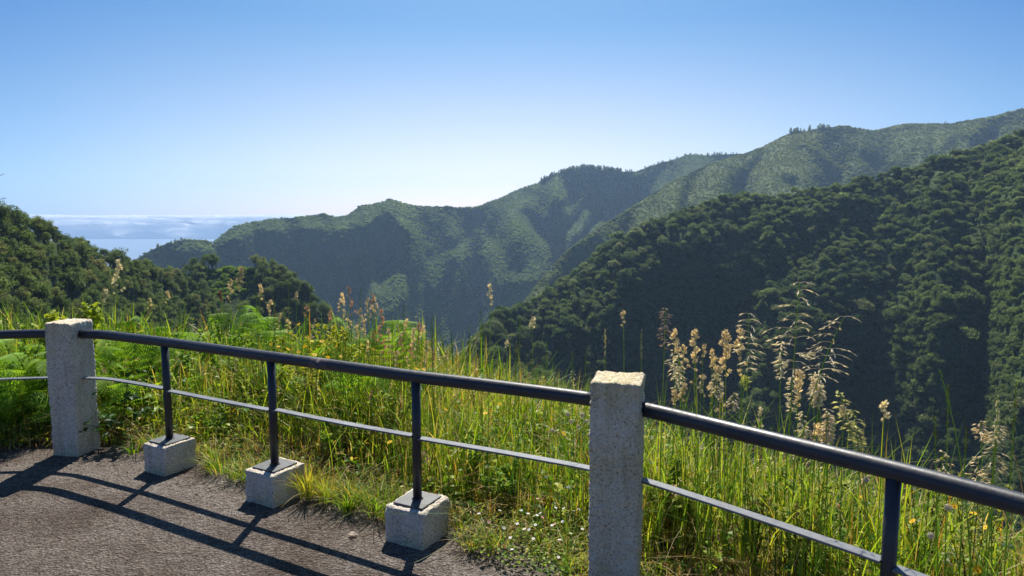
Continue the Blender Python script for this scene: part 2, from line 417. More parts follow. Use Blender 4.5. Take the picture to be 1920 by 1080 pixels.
# --- big hill behind it
S2 = smap(.55, [
    (2.3, [(1055, 500), (1080, 460), (1120, 440), (1135, 470), (1110, 520), (1050, 580), (1000, 620), (985, 600)]),
    (1.7, [(1455, 330), (1480, 322), (1500, 330), (1490, 348), (1460, 350)]), (1.7, [(1560, 325), (1590, 322), (1590, 340), (1560, 340)])],
    2, 2, .42, 45, an=2.2, lean=-.3,
    lines=[(1.5, 7, [(1490, 265), (1560, 320), (1620, 380)]), (1.4, 7, [(1560, 250), (1640, 300), (1700, 320)]), (1.5, 7, [(1760, 290), (1700, 330), (1650, 350)]), (1.5, 6, [(1430, 285), (1380, 330), (1400, 380)]),
           (.45, 9, [(1480, 262), (1530, 300), (1500, 360)]), (.45, 9, [(1690, 240), (1740, 280), (1720, 320)]), (1.5, 7, [(1300, 330), (1290, 380), (1240, 430)]), (1.6, 7, [(1880, 230), (1840, 260), (1790, 270)]),
           (1.5, 8, [(1180, 400), (1170, 450), (1120, 500)])])
C2 = [(820, 760, 760), (880, 690, 800), (960, 600, 880), (1010, 530, 960), (1060, 475, 1040), (1120, 430, 1130), (1200, 378, 1240), (1270, 335, 1340), (1330, 308, 1430), (1390, 290, 1520), (1430, 274, 1570), (1480, 250, 1620), (1540, 241, 1660),
      (1580, 237, 1680), (1640, 244, 1700), (1690, 232, 1720), (1780, 232, 1750), (1850, 220, 1780), (1920, 204, 1800), (2100, 165, 1860), (2300, 140, 1900)]
h2, G2, nb2, s2 = hill('hill', C2, [(820, 800), (1000, 720), (1200, 560), (1400, 460), (1920, 400), (2300, 340)], S2, M['heath_ground'], 4, 110, 5, .004, sm=2)

# --- far ridge running down to the sea
S3 = smap(.6, [
    (3.0, [(240, 486), (400, 468), (425, 440), (500, 436), (560, 440), (640, 425), (690, 430), (722, 392), (742, 392), (760, 430), (752, 480), (700, 500), (655, 550), (622, 600), (600, 700), (240, 700)]),
    (2.6, [(765, 480), (790, 500), (812, 540), (800, 590), (770, 640), (700, 690), (690, 640), (745, 590), (772, 555)]),
    (2.6, [(840, 480), (900, 468), (925, 500), (905, 560), (862, 600), (830, 640), (800, 610), (822, 545)]),
    (2.4, [(1008, 402), (1060, 398), (1062, 442), (1020, 432)]), (2.4, [(1100, 362), (1150, 372), (1140, 402), (1110, 400)]),
    (2.6, [(935, 545), (1000, 520), (1060, 500), (1120, 470), (1100, 560), (1040, 600), (960, 630), (905, 620)]),
    (2.6, [(905, 640), (860, 640), (830, 700), (900, 760), (900, 700)])],
    4, 1, .95, 34, an=2.0, lean=-.25,
    lines=[(.45, 15, [(742, 480), (700, 525), (660, 575), (640, 620)]), (.45, 8, [(800, 480), (792, 560), (765, 650)]), (.45, 12, [(868, 480), (852, 560), (825, 640), (800, 700)]), (.5, 10, [(930, 470), (950, 520), (1000, 505)]),
           (2.6, 6, [(885, 460), (900, 520), (880, 620)]), (2.4, 5, [(660, 440), (652, 500)]), (2.4, 5, [(1120, 400), (1090, 450), (1080, 500)]), (.45, 6, [(1010, 345), (1000, 380), (1060, 430)]), (2.2, 5, [(1070, 335), (1060, 370), (1030, 395)]), (.45, 6, [(1090, 360), (1060, 400)]),
           (.5, 7, [(940, 375), (880, 430), (820, 480)]), (.5, 7, [(960, 385), (1000, 430), (1050, 480)]), (1.7, 6, [(900, 400), (850, 450), (790, 480)]), (1.8, 6, [(985, 395), (1040, 450)]),
           (2.2, 6, [(1160, 330), (1090, 380), (1050, 440), (1060, 480)]), (1.8, 6, [(1250, 310), (1200, 350), (1140, 400)]), (.5, 6, [(735, 378), (770, 430), (800, 470)]), (1.8, 5, [(800, 395), (800, 430), (770, 460)])])
C3 = [(120, 520, 1250), (200, 500, 1300), (250, 490, 1330), (275, 474, 1350), (310, 458, 1380), (350, 450, 1400), (385, 452, 1420), (400, 456, 1440), (418, 440, 1480), (440, 424, 1500), (480, 415, 1520), (560, 407, 1550), (590, 405, 1560), (607, 401, 1560), (630, 407, 1570),
      (652, 404, 1580), (675, 386, 1590), (695, 384, 1590), (712, 380, 1590), (731, 373, 1590), (750, 380, 1600), (775, 386, 1620), (840, 388, 1680), (890, 389, 1740), (940, 371, 1800), (980, 352, 1850), (1012, 343, 1880), (1050, 325, 1900), (1100, 315, 1930),
      (1150, 320, 1950), (1190, 323, 1970), (1240, 306, 2000), (1290, 293, 2050), (1380, 289, 2120), (1450, 290, 2200), (1560, 320, 2250)]
h3, G3, nb3, s3 = hill('hill', C3, [(120, 640), (600, 690), (900, 760), (1100, 640), (1300, 430), (1560, 340)], S3, M['scrub'], 3, 150, 8, .0035, sm=1, jag=.8)

# --- wooded slope on the left, and the wooded knoll beside it
S5 = smap(.6, [(2.4, [(215, 530), (250, 520), (262, 640), (215, 640)])], 6, 4, .3, 60)
C5 = [(-400, 350, 190), (-100, 405, 205), (0, 422, 215), (60, 436, 225), (110, 458, 236), (160, 478, 255), (215, 506, 285), (250, 512, 305), (290, 514, 325), (340, 530, 335), (400, 572, 345), (440, 615, 350), (470, 680, 350)]
h5, G5, nb5, s5 = hill('hill', C5, [(-400, 640), (470, 700)], S5, M['scrub'], 6, 60, 12, .006, back=200, sm=3)
S6 = smap(.85, [(2.0, [(560, 560), (620, 600), (560, 660), (540, 620)])], 7, 4, .3, 60)
C6 = [(250, 545, 400), (320, 526, 400), (350, 514, 400), (385, 506, 400), (430, 502, 400), (480, 505, 400), (525, 512, 395), (545, 527, 390), (570, 552, 385), (590, 575, 380), (615, 602, 375), (650, 650, 370), (700, 720, 360)]
h6, G6, nb6, s6 = hill('hill', C6, [(250, 640), (700, 800)], S6, M['scrub'], 5, 60, 14, .006, back=120, backs=1.1, sm=2)

# ---------------------------------------------------------------- tree kinds
TREES = {}
for i in range(4):      # broad laurel crowns
    mb, Cn, Lr = crown_mb(20 + i, 1.0, 2.0, 18, 1000, .07, z0=.2, core=.62, lobe=.36, wild=.9)
    TREES['laurel', i] = (mb, trunk_mb(20 + i, .9, .06, Cn))
for i in range(3):      # taller open crowns
    mb, Cn, Lr = crown_mb(40 + i, .68, 2.2, 26, 1500, .05, z0=.4, core=0, lobe=.24, airy=.55, wild=.9)
    TREES['gum', i] = (mb, trunk_mb(40 + i, 1.7, .045, Cn))
for i in range(3):      # low far crowns
    mb, Cn, Lr = crown_mb(60 + i, 1.0, .9, 7, 120, .2, z0=.0, core=.6, lobe=.45, wild=.9)
    TREES['far', i] = (mb, None)
for i in range(2):      # narrow conifer-like crowns on the crest
    mb = MB(); rng = np.random.default_rng(80 + i); n = 160; t = rng.random(n); a = rng.random(n) * 2 * PI
    r = .36 * (1 - t) ** .45 * (1 + .3 * rng.normal(size=n)) + .03
    quads(mb, np.stack([r * np.cos(a), r * np.sin(a), .35 + t * 1.5], 1), unit(n, rng), .12, rng=rng)
    tube(mb, np.array([[0, 0, -.1], [0, 0, 1.7]]), [.05, .01], 4); TREES['pine', i] = (mb, None)

def pts_of(P, size, var_n, rng, jitter=.35, sink=.25):
    s = size * (1 + jitter * rng.uniform(-1, 1, len(P))); r = rng.uniform(0, 2 * PI, len(P)); v = rng.integers(0, var_n, len(P))
    P = P.copy(); P[:, 2] -= sink * s
    return [(P[i], s[i], r[i], int(v[i])) for i in range(len(P))]
rngT = np.random.default_rng(5)
P1, sl1 = scatter(G1, nb1, s1, 4.0, 101, 2.6, .4)
big = fbm(P1 / 45., 77, 2)
pts1 = pts_of(P1, np.where(sl1 > 1.4, 1.3, 1) * 2.7 * (1 + .35 * big) * np.exp(rngT.normal(0, .22, len(P1))), 4, rngT, .3)
P2, _ = scatter(G2, nb2, s2, 4.8, 102, 1.4, .5)
pts2 = pts_of(P2, 2.1 * (1 + .35 * fbm(P2 / 90., 71, 2)), 3, rngT, .45)
P3, _ = scatter(G3, nb3, s3, 4.7, 103, 1.6, .12, 1)
pts3 = pts_of(P3, 2.75 * (1 + .4 * fbm(P3 / 60., 72, 2)), 3, rngT, .5, .3)
P5, _ = scatter(G5, nb5, s5, 2.9, 105, 9, 1)
pts5 = pts_of(P5, 2.25 * np.exp(rngT.normal(0, .2, len(P5))), 3, rngT, .35, .3)
P6, _ = scatter(G6, nb6, s6, 3.8, 106, 9, 1, 3)
x6, y6, _d = proj(P6)
clear = inpoly(x6, y6, [(392, 508), (430, 500), (475, 502), (486, 520), (485, 560), (460, 585), (420, 590), (390, 570), (385, 530)])
Pc = P6[clear]; P6 = P6[~clear]; pts6 = pts_of(P6, 3.4, 3, rngT, .35, .3)

# crest pines on the two far crests
def crest_pines(G, nb, x0, x1, n, size, rng):
    C = G[nb]; xx, yy, _ = proj(C); k = np.where((xx > x0) & (xx < x1))[0]; out = []
    for _ in range(n):
        j = rng.choice(k[:-1]); u = rng.random(); b = rng.random() ** 2
        p = C[j] * (1 - u) + C[j + 1] * u; p = p * np.array([1 + .02 * (b - .15), 1 + .02 * (b - .15), 1]) - np.array([0, 0, 25 * abs(b - .15)])
        out.append((p, size * rng.uniform(.35, 1.2), rng.uniform(0, 6), int(rng.integers(0, 2))))
    return out
pines = crest_pines(G3, nb3, 1010, 1165, 420, 7, rngT) + crest_pines(G3, nb3, 1165, 1385, 200, 5, rngT) + crest_pines(G2, nb2, 1478, 1560, 60, 6, rngT) + crest_pines(G2, nb2, 1560, 1900, 14, 2.5, rngT) + crest_pines(G3, nb3, 290, 420, 50, 4, rngT)

# ---------------------------------------------------------------- the 300 trees that show largest are objects of their own
GRASSTOP = [(0, 575), (180, 590), (400, 600), (600, 620), (720, 680), (900, 745), (1100, 760), (1230, 790), (1500, 800), (1700, 850), (1920, 900)]
cand = []
for key, pts, h in (('laurel', pts1, 1.25), ('gum', pts5, 2.0), ('gum', pts6, 2.0)):
    P = np.array([p[0] for p in pts]); sc_ = np.array([p[1] for p in pts])
    x, y, d = proj(P + np.stack([0 * sc_, 0 * sc_, sc_], 1))
    ok = (x > -15) & (x < 1935) & (y < lerp(x, GRASSTOP) - 5) & (d > 0)
    for i in np.where(ok)[0]: cand.append((sc_[i] * h / d[i], key, i, x[i], y[i], id(pts)))
cand.sort(key=lambda c: -c[0])
cnt = {}
pick = []
for c in cand:
    lim = {id(pts1): 120, id(pts5): 130, id(pts6): 48}[c[5]]
    if cnt.get(c[5], 0) < lim: cnt[c[5]] = cnt.get(c[5], 0) + 1; pick.append(c)
proto = {}
def tree(key, var, loc, sc, rz, label, group, cat='tree'):
    k = (key, var)
    if k not in proto:
        r = empty('tree', (0, 0, 0)); mbc, mbt = TREES[k]
        c = mbc.build('crown', M[{'laurel': 'laurel', 'gum': 'gum'}[key]], r); t = mbt.build('trunk', M['bark'], r, smooth=True)
        proto[k] = (r, c, t)
    else:
        r0, c0, t0 = proto[k]; r = r0.copy(); COL.objects.link(r)
        for q in (c0, t0):
            n = q.copy(); COL.objects.link(n); n.parent = r
    r.location = [float(v) for v in loc]; r.scale = (sc, sc, sc); r.rotation_euler = (0, 0, rz)
    tag(r, label, cat, group); return r
allp = {id(pts1): pts1, id(pts5): pts5, id(pts6): pts6}
GRP = {id(pts1): ('broad dark green laurel tree in the forest on the near right-hand slope', 'laurel trees of the near slope'),
       id(pts5): ('tall open-crowned grey-green tree on the wooded slope at the left', 'tall trees on the left slope'),
       id(pts6): ('grey-green tree on the wooded knoll below the far blue cliff', 'trees on the knoll')}
used = {k: set() for k in allp}
for sz, key, i, x, y, pid in pick:
    p, sc_, r, v = allp[pid][i]; used[pid].add(i)
    tree(key, v, p, sc_, r, *GRP[pid])
rest = lambda pts: [p for i, p in enumerate(pts) if i not in used[id(pts)]]
srcL = [source(TREES['laurel', i][0], 'laurel_crown', M['laurel']) for i in range(4)]
srcG = []
for i in range(3):
    a, b = TREES['gum', i]; mb = MB()
    for q, mi in ((a, 0), (b, 1)):
        for V in [np.concatenate(q.v)]: mb.add(V, q.f, m=mi)
    me = mb.mesh('gum_crown'); me.materials.append(M['gum']); me.materials.append(M['bark']); srcG.append(bpy.data.objects.new('gum_crown', me))
srcF = [source(TREES['far', i][0], 'far_crown', M['far']) for i in range(3)]
srcH = [source(TREES['far', i][0], 'heath_crown', M['heath']) for i in range(3)]
srcP = [source(TREES['pine', i][0], 'pine_crown', M['gum']) for i in range(2)]
instancer('forest', rest(pts1), srcL, 'laurel forest covering the near right-hand slope')
instancer('woods', rest(pts5) + rest(pts6), srcG, 'tall open woodland on the left slope and knoll')
srcB = [source(TREES['far', i][0], 'bush_crown', M['bright']) for i in range(3)]
PB, _q = scatter(G6, nb6, s6, 1.6, 116, 9, 1, 2); xb, yb_, _d = proj(PB); PB = PB[inpoly(xb, yb_, [(390, 510), (430, 500), (475, 502), (485, 522), (460, 550), (420, 565), (395, 550)])]
instancer('hillside_bushes', pts_of(PB, 1.5, 3, rngT), srcB, 'light green bracken clearing on top of the wooded knoll')
instancer('heath_scrub', pts2, srcH, 'pale green scrub over the big hill behind the forest')
instancer('forest', pts3, srcF, 'hazy far forest over the ridge that runs down to the sea')
instancer('pine_wood', pines, srcP, 'dark pines along the crests of the far hills')

# ---------------------------------------------------------------- sea, valley ground, clouds, haze
m, nt, out = mat('sea'); g = nt.nodes.new('ShaderNodeNewGeometry')
n = noise(nt, .004, 4, .6, g.outputs['Position'])
p = N(nt, 'ShaderNodeBsdfPrincipled', Roughness=.35); p.inputs['Base Color'].default_value = (.13, .17, .21, 1)  # base colour paled to stand for haze and reflected cloud
nt.links.new(bump(nt, n.outputs['Fac'], .3, 20), p.inputs['Normal']); nt.links.new(p.outputs[0], out.inputs[0]); M['sea'] = m
mb = MB(); mb.add([(-11800, -1500, -300), (11800, -1500, -300), (11800, 8950, -300), (-11800, 8950, -300)], np.array([[0, 1, 2, 3]]))
tag(mb.build('sea', M['sea']), kind='structure')
th = np.radians(np.linspace(-75, 75, 40)); rr = np.array([60, 200, 500, 900, 1400, 1900, 2300])
Rr, Th = np.meshgrid(rr, th, indexing='ij'); lim = 1350 + 900 * np.clip((np.degrees(Th) + 20) / 40, 0, 1)
Rr = np.minimum(Rr, lim); V = np.stack([Rr * np.sin(Th), Rr * np.cos(Th), np.full(Rr.shape, FLOOR - 2.5)], -1); V[-1, :, 2] = -306
mb = MB(); mb.add(V.reshape(-1, 3), grid_faces(*Rr.shape)); tag(mb.build('valley_ground', M['scrub']), kind='structure')

m, nt, out = mat('cloud')
d = N(nt, 'ShaderNodeBsdfDiffuse'); d.inputs[0].default_value = (.95, .95, .95, 1)
t = N(nt, 'ShaderNodeBsdfTranslucent'); t.inputs[0].default_value = (.95, .95, .95, 1)
mx = N(nt, 'ShaderNodeMixShader'); mx.inputs[0].default_value = .68
nt.links.new(d.outputs[0], mx.inputs[1]); nt.links.new(t.outputs[0], mx.inputs[2]); tr_ = nt.nodes.new('ShaderNodeBsdfTransparent'); m2_ = N(nt, 'ShaderNodeMixShader'); m2_.inputs[0].default_value = .45
nt.links.new(mx.outputs[0], m2_.inputs[1]); nt.links.new(tr_.outputs[0], m2_.inputs[2]); nt.links.new(m2_.outputs[0], out.inputs[0]); M['cloud'] = m
rngC = np.random.default_rng(9); mb = MB()
for i in range(1300):
    Y = rngC.uniform(9500, 15000); x = rngC.uniform(-.95, .35) * Y
    sx = rngC.uniform(120, 600); sz = rngC.uniform(25, 75) * Y / 10000
    top = 8 + rngC.uniform(-26, 10) * Y / 10000
    V = I2[0] * (1 + .22 * fbm(I2[0] * 2.2 + i * 3.1, 4, 2)[:, None]) * np.array([sx, 250, sz]) + np.array([x, Y, top - sz])
    mb.add(V, I2[1])
for i in range(620):
    Y = rngC.uniform(9450, 10500); x = rngC.uniform(-.95, .35) * Y; sz = rngC.uniform(40, 90)
    V = I2[0] * (1 + .15 * fbm(I2[0] * 2 + i * 2.1, 5, 2)[:, None]) * np.array([420, 200, sz * 1.6]) + np.array([x, Y, -105 - sz * 1.2 + rngC.uniform(-150, 0)])
    mb.add(V, I2[1])
tag(mb.build('clouds', M['cloud'], smooth=True), 'white bank of low cloud over the sea at the horizon', kind='stuff')

m, nt, out = mat('haze')
v = nt.nodes.new('ShaderNodeVolumePrincipled'); v.inputs['Color'].default_value = (.45, .67, 1, 1); v.inputs['Density'].default_value = 1.02e-4; v.inputs['Anisotropy'].default_value = .4
nt.links.new(v.outputs[0], out.inputs['Volume']); M['haze'] = m
x0, x1, y0, y1, z0, z1 = -12000, 12000, -1900, 9100, -308, 470
mb = MB(); mb.add([(x0, y0, z0), (x1, y0, z0), (x1, y1, z0), (x0, y1, z0), (x0, y0, z1), (x1, y0, z1), (x1, y1, z1), (x0, y1, z1)],
                  np.array([[3, 2, 1, 0], [4, 5, 6, 7], [0, 1, 5, 4], [1, 2, 6, 5], [2, 3, 7, 6], [3, 0, 4, 7]]))
tag(mb.build('haze', M['haze']), 'pale blue air that fades the far hills', kind='stuff')
# ================================================================ NEAR: fence, path, verge, plants
ZR = .815
HR = [(-60, 629), (0, 627.5), (90, 625), (190, 627), (307, 641), (508, 669), (780, 706.5), (950, 727), (1102, 747), (1212, 768), (1440, 824), (1673, 881), (1920, 946), (2100, 996)]
RP = np.array([on_z(x, y, ZR)[:2] for x, y in HR])
RP = np.concatenate([[RP[0] + (RP[0] - RP[2]) / np.linalg.norm(RP[0] - RP[2]) * q + np.array([0, -.015 * q * q]) for q in (9., 6., 3.5, 1.5)], RP,
                     [RP[-1] + (RP[-1] - RP[-3]) / np.linalg.norm(RP[-1] - RP[-3]) * q + np.array([-.02 * q * q, 0]) for q in (1.2, 3, 5, 8.)]])
seg = np.r_[0, np.cumsum(np.linalg.norm(np.diff(RP, axis=0), axis=1))]
SS = np.arange(0, seg[-1], .02)
CV = np.stack([smooth1(np.interp(SS, seg, RP[:, 0]), 9), smooth1(np.interp(SS, seg, RP[:, 1]), 9)], 1)
TN = np.gradient(CV, axis=0); TN = np.stack([smooth1(TN[:, 0], 20), smooth1(TN[:, 1], 20)], 1); TN /= np.linalg.norm(TN, axis=1)[:, None]
NO = np.stack([-TN[:, 1], TN[:, 0]], 1)                       # points away from the road
def sdist(P):
    """(arc index, signed distance outward) of plan points"""
    P = np.atleast_2d(np.asarray(P, float))[:, :2]; out_i = np.zeros(len(P), int); out_d = np.zeros(len(P))
    C4 = CV[::4]
    for a in range(0, len(P), 4000):
        D = ((P[a:a + 4000, None] - C4[None]) ** 2).sum(-1); i = D.argmin(1) * 4
        k = np.clip(i[:, None] + np.arange(-4, 5)[None], 0, len(CV) - 1)
        i = k[np.arange(len(k)), ((P[a:a + 4000, None] - CV[k]) ** 2).sum(-1).argmin(1)]
        out_i[a:a + 4000] = i; out_d[a:a + 4000] = ((P[a:a + 4000] - CV[i]) * NO[i]).sum(-1)
    return out_i, out_d
def s_at(x, y, z=ZR):                                         # arc index of the rail point seen there
    return int(sdist([on_z(x, y, z)[:2]])[0][0])
def edge_w(s):                                                # where paving gives way to soil
    s = np.asarray(s, float); q = np.stack([s, s * 0, s * 0], -1)
    return .10 + .10 * fbm(q * 1.3, 31, 3) + .03 * fbm(q * 9, 32, 2)
S_A = SS[s_at(158, 626)]; S_B = SS[s_at(1102, 747)]; S_C = SS[s_at(1212, 768)]
def ground_z(s, d):
    s = np.asarray(s, float); d = np.asarray(d, float); e = edge_w(s)
    shelf = np.interp(s, [S_A - 2, S_A, S_B, S_C + .5, S_C + 3], [3.0, 2.4, 1.2, 1.0, .9])
    up = np.clip((d - e) / .12, -1, 1); z = np.where(up < 0, .03 * up, .018 * up)
    z = z + .015 * np.clip(d - e, 0, 2) * (1 + fbm(np.stack([s * 3, d * 3, 0 * s], -1), 33, 3))
    k = np.clip(d - shelf, 0, None)
    z = z - .85 * k * k / (k + .8) + np.clip(k, 0, 3) * .06 * fbm(np.stack([s * .7, d * .7, 0 * s], -1), 34, 3)
    return z
# road surface
Ls = SS[::12]; ii = np.arange(0, len(SS), 12)
edge = CV[ii] + NO[ii] * .5
V = [(p[0], p[1], 0) for p in edge] + [(14, -14, 0), (-14, -14, 0)]
m, nt, out = mat('rough_paving'); g = nt.nodes.new('ShaderNodeNewGeometry')
n1 = noise(nt, 95, 4, .75, g.outputs['Position']); n2 = noise(nt, 26, 5, .75, g.outputs['Position']); n3 = noise(nt, 1.6, 4, .6, g.outputs['Position'])
vo = N(nt, 'ShaderNodeTexVoronoi', Scale=75.0); nt.links.new(g.outputs['Position'], vo.inputs['Vector'])
r1 = ramp(nt, [(.33, (.075, .064, .055)), (.5, (.29, .258, .23)), (.68, (.60, .55, .50))], n1.outputs['Fac'])
r2 = ramp(nt, [(.34, (.36, .31, .28)), (.58, (1, 1, 1))], n2.outputs['Fac']); r3 = ramp(nt, [(.35, (.58, .52, .47)), (.62, (1.05, 1.03, 1.0))], n3.outputs['Fac'])
c = mixc(nt, 1.0, r1.outputs[0], r2.outputs[0], 'MULTIPLY'); c = mixc(nt, 1.0, c, r3.outputs[0], 'MULTIPLY')
nw = noise(nt, 3, 3, .6, g.outputs['Position']); wv = nt.nodes.new('ShaderNodeVectorMath'); wv.operation = 'MULTIPLY_ADD'
nt.links.new(nw.outputs['Color'], wv.inputs[0]); wv.inputs[1].default_value = (.5, .5, .5); nt.links.new(g.outputs['Position'], wv.inputs[2])
ck = N(nt, 'ShaderNodeTexVoronoi', Scale=.8); ck.feature = 'DISTANCE_TO_EDGE'; nt.links.new(wv.outputs[0], ck.inputs['Vector'])
rk = ramp(nt, [(.0, (.72, .68, .64)), (.006, (.92, .9, .88)), (.012, (1, 1, 1))], ck.outputs['Distance'])
n5 = noise(nt, .7, 5, .7, g.outputs['Position'], .6); r5 = ramp(nt, [(.40, (.70, .64, .58)), (.56, (1, 1, 1))], n5.outputs['Fac'])
c = mixc(nt, 1.0, c, rk.outputs[0], 'MULTIPLY'); c = mixc(nt, .8, c, r5.outputs[0], 'MULTIPLY')
p = N(nt, 'ShaderNodeBsdfPrincipled', Roughness=.85); p.inputs['Specular IOR Level'].default_value = .25; nt.links.new(c, p.inputs['Base Color'])
ad = N(nt, 'ShaderNodeMath', operation='ADD'); nt.links.new(n1.outputs['Fac'], ad.inputs[0]); nt.links.new(n2.outputs['Fac'], ad.inputs[1])
ad2 = N(nt, 'ShaderNodeMath', operation='ADD'); nt.links.new(ad.outputs[0], ad2.inputs[0]); nt.links.new(vo.outputs['Distance'], ad2.inputs[1])
nt.links.new(bump(nt, ad2.outputs[0], 1.0, .022), p.inputs['Normal']); nt.links.new(p.outputs[0], out.inputs[0]); M['path'] = m
mb = MB(); mb.add(V, np.arange(len(V))[None]); tag(mb.build('road', M['path']), kind='structure')
# verge and the slope falling away from it
dd = np.r_[np.linspace(-.12, 1, 57), np.linspace(1.06, 4, 40), np.linspace(4.3, 14, 25), np.geomspace(15, 130, 22)]
si = np.arange(0, len(SS), 3); Sg, Dg = np.meshgrid(SS[si], dd, indexing='ij')
Pxy = CV[si][:, None] + NO[si][:, None] * Dg[..., None]
V = np.concatenate([Pxy, ground_z(Sg, Dg)[..., None]], -1); V[..., 2] += .006 * fbm(V * 30, 35, 2) * (Dg > 0)
mb = MB(); mb.add(V.reshape(-1, 3), grid_faces(*Sg.shape)[:, ::-1]); tag(mb.build('verge_ground', M['earth'], smooth=True), kind='structure')
def gpos(s, d):
    i = np.clip(np.rint(np.asarray(s) / .02).astype(int), 0, len(SS) - 1)
    xy = CV[i] + NO[i] * np.asarray(d)[..., None]
    return np.concatenate([xy, ground_z(s, d)[..., None]], -1)
def along_ray(x, y, dwant):
    """the point on the pixel's ray standing dwant metres behind the railing line"""
    d = ray(x, y); a, b = .5, 12.
    for _ in range(40):
        m_ = (a + b) / 2
        if sdist([(CAM + d * m_)[:2]])[1][0] < dwant: a = m_
        else: b = m_
    return CAM + d * a
def ground_at(P):
    i, d = sdist([P[:2]]); return float(ground_z(SS[i], d)[0])

# ---------------------------------------------------------------- concrete and paint
def concrete(name, base, stain, pit_amt, seed):
    m, nt, out = mat(name); tc = nt.nodes.new('ShaderNodeTexCoord'); ob = tc.outputs['Object']
    n1 = noise(nt, 105, 5, .8, ob); n2 = noise(nt, 7, 4, .6, ob); n3 = noise(nt, 170, 2, .6, ob); n4 = noise(nt, 2.6 + seed, 3, .6, ob)
    mp = N(nt, 'ShaderNodeMapping'); mp.inputs['Scale'].default_value = (22, 22, 2.2); nt.links.new(ob, mp.inputs[0])
    st = noise(nt, 1.0, 3, .6, mp.outputs[0])
    pit = ramp(nt, [(.40 - .03 * pit_amt, (.2, .17, .13)), (.46, (.85, .82, .77)), (.56, (1, 1, 1))], n1.outputs['Fac'])
    big = ramp(nt, [(.3, stain), (.6, base)], n2.outputs['Fac'])
    stc = ramp(nt, [(.35, (.8, .75, .66)), (.55, (1, 1, 1))], st.outputs['Fac'])
    tin = ramp(nt, [(.46, (1, 1, 1)), (.66, (.92, .88, .68))], n4.outputs['Fac'])
    c = mixc(nt, 1.0, big.outputs[0], pit.outputs[0], 'MULTIPLY'); c = mixc(nt, .8, c, stc.outputs[0], 'MULTIPLY'); c = mixc(nt, 1.0, c, tin.outputs[0], 'MULTIPLY')
    p = N(nt, 'ShaderNodeBsdfPrincipled', Roughness=.9); p.inputs['Specular IOR Level'].default_value = .2; nt.links.new(c, p.inputs['Base Color'])
    ad = N(nt, 'ShaderNodeMath', operation='ADD'); nt.links.new(n1.outputs['Fac'], ad.inputs[0]); nt.links.new(n3.outputs['Fac'], ad.inputs[1])
    nt.links.new(bump(nt, ad.outputs[0], .9, .008), p.inputs['Normal']); nt.links.new(p.outputs[0], out.inputs[0]); return m
M['conc_a'] = concrete('whitewashed_concrete', (.90, .83, .72), (.80, .71, .60), 1.2, 0)
M['conc_b'] = concrete('stained_concrete', (.90, .84, .70), (.78, .70, .52), 1.8, 1)
M['conc_c'] = concrete('block_concrete', (.88, .82, .73), (.76, .69, .60), 1.3, 2)
def paint(name, col, rough, chips=.70):
    m, nt, out = mat(name); tc = nt.nodes.new('ShaderNodeTexCoord')
    n1 = noise(nt, 40, 4, .6, tc.outputs['Object']); n2 = noise(nt, 5, 3, .6, tc.outputs['Object'])
    r = ramp(nt, [(.3, tuple(v * .75 for v in col)), (.7, tuple(v * 1.25 for v in col))], n2.outputs['Fac'])
    p = N(nt, 'ShaderNodeBsdfPrincipled', Roughness=rough); p.inputs['Specular IOR Level'].default_value = .5
    rr_ = ramp(nt, [(.3, (rough * .8,) * 3), (.7, (rough * 1.3,) * 3)], n1.outputs['Fac'])
    nt.links.new(rr_.outputs[0], p.inputs['Roughness'])
    n3 = noise(nt, 55, 5, .7, tc.outputs['Object']); fc = ramp(nt, [(chips - .02, (0, 0, 0)), (chips, (1, 1, 1))], n3.outputs['Fac'])
    cc = mixc(nt, fc.outputs[0], r.outputs[0], (.13, .075, .05)); nt.links.new(cc, p.inputs['Base Color']); nt.links.new(bump(nt, n1.outputs['Fac'], .25, .002), p.inputs['Normal'])
    nt.links.new(p.outputs[0], out.inputs[0]); return m
M['pipe'] = paint('dark_blue_paint', (.026, .029, .036), .42)
M['bar'] = paint('sky_lightened_paint', (.13, .14, .155), .45)  # colour lightened to stand for sky and sun reflecting off the bar's top
M['plate'] = paint('worn_plate', (.09, .095, .1), .5)
M['worn'] = paint('bare_primer', (.075, .06, .058), .5)

def rough_box(sx, sy, sz, seed, amp=.0035, r=.012, cell=.012, chip=.0):
    """a cast block: rounded arrises, pitted and chipped"""
    mb = MB(); n = [max(3, int(s / cell)) for s in (sx, sy, sz)]; h = np.array([sx, sy, sz]) / 2
    for ax in range(3):
        u, v = [a for a in range(3) if a != ax]
        if ax == 1: u, v = v, u
        U, Vv = np.meshgrid(np.linspace(-h[u], h[u], n[u] + 1), np.linspace(-h[v], h[v], n[v] + 1), indexing='ij')
        for sg in (-1, 1):
            if ax == 2 and sg < 0: continue
            P = np.zeros(U.shape + (3,)); P[..., u] = U; P[..., v] = Vv; P[..., ax] = sg * h[ax]
            rr_ = r + chip * np.clip(fbm(P * 14, seed + 3, 3), 0, 1)[..., None]
            inn = np.clip(P, -(h - rr_), h - rr_); dl = P - inn; L = np.linalg.norm(dl, axis=-1, keepdims=True)
            P = inn + dl / np.maximum(L, 1e-9) * np.minimum(L, rr_)
            nn = dl / np.maximum(L, 1e-9)
            P = P + nn * amp * (fbm(P * 75, seed, 4)[..., None] * .9 + fbm(P * 9, seed + 1, 2)[..., None] * .8) + np.array([0, 0, h[2]])
            f = grid_faces(*U.shape)
            if sg > 0: f = f[:, ::-1]
            mb.add(P.reshape(-1, 3), f)
    return mb
def put_block(name, front, ang, sx, sy, sz, seed, m, label, cat, group=None, **kw):
    """front: plan position of the centre"""
    o = rough_box(sx, sy, sz + .04, seed, **kw).build(name, m, smooth=True)
    o.location = (front[0], front[1], -.04); o.rotation_euler = (0, 0, ang); return tag(o, label, cat, group)
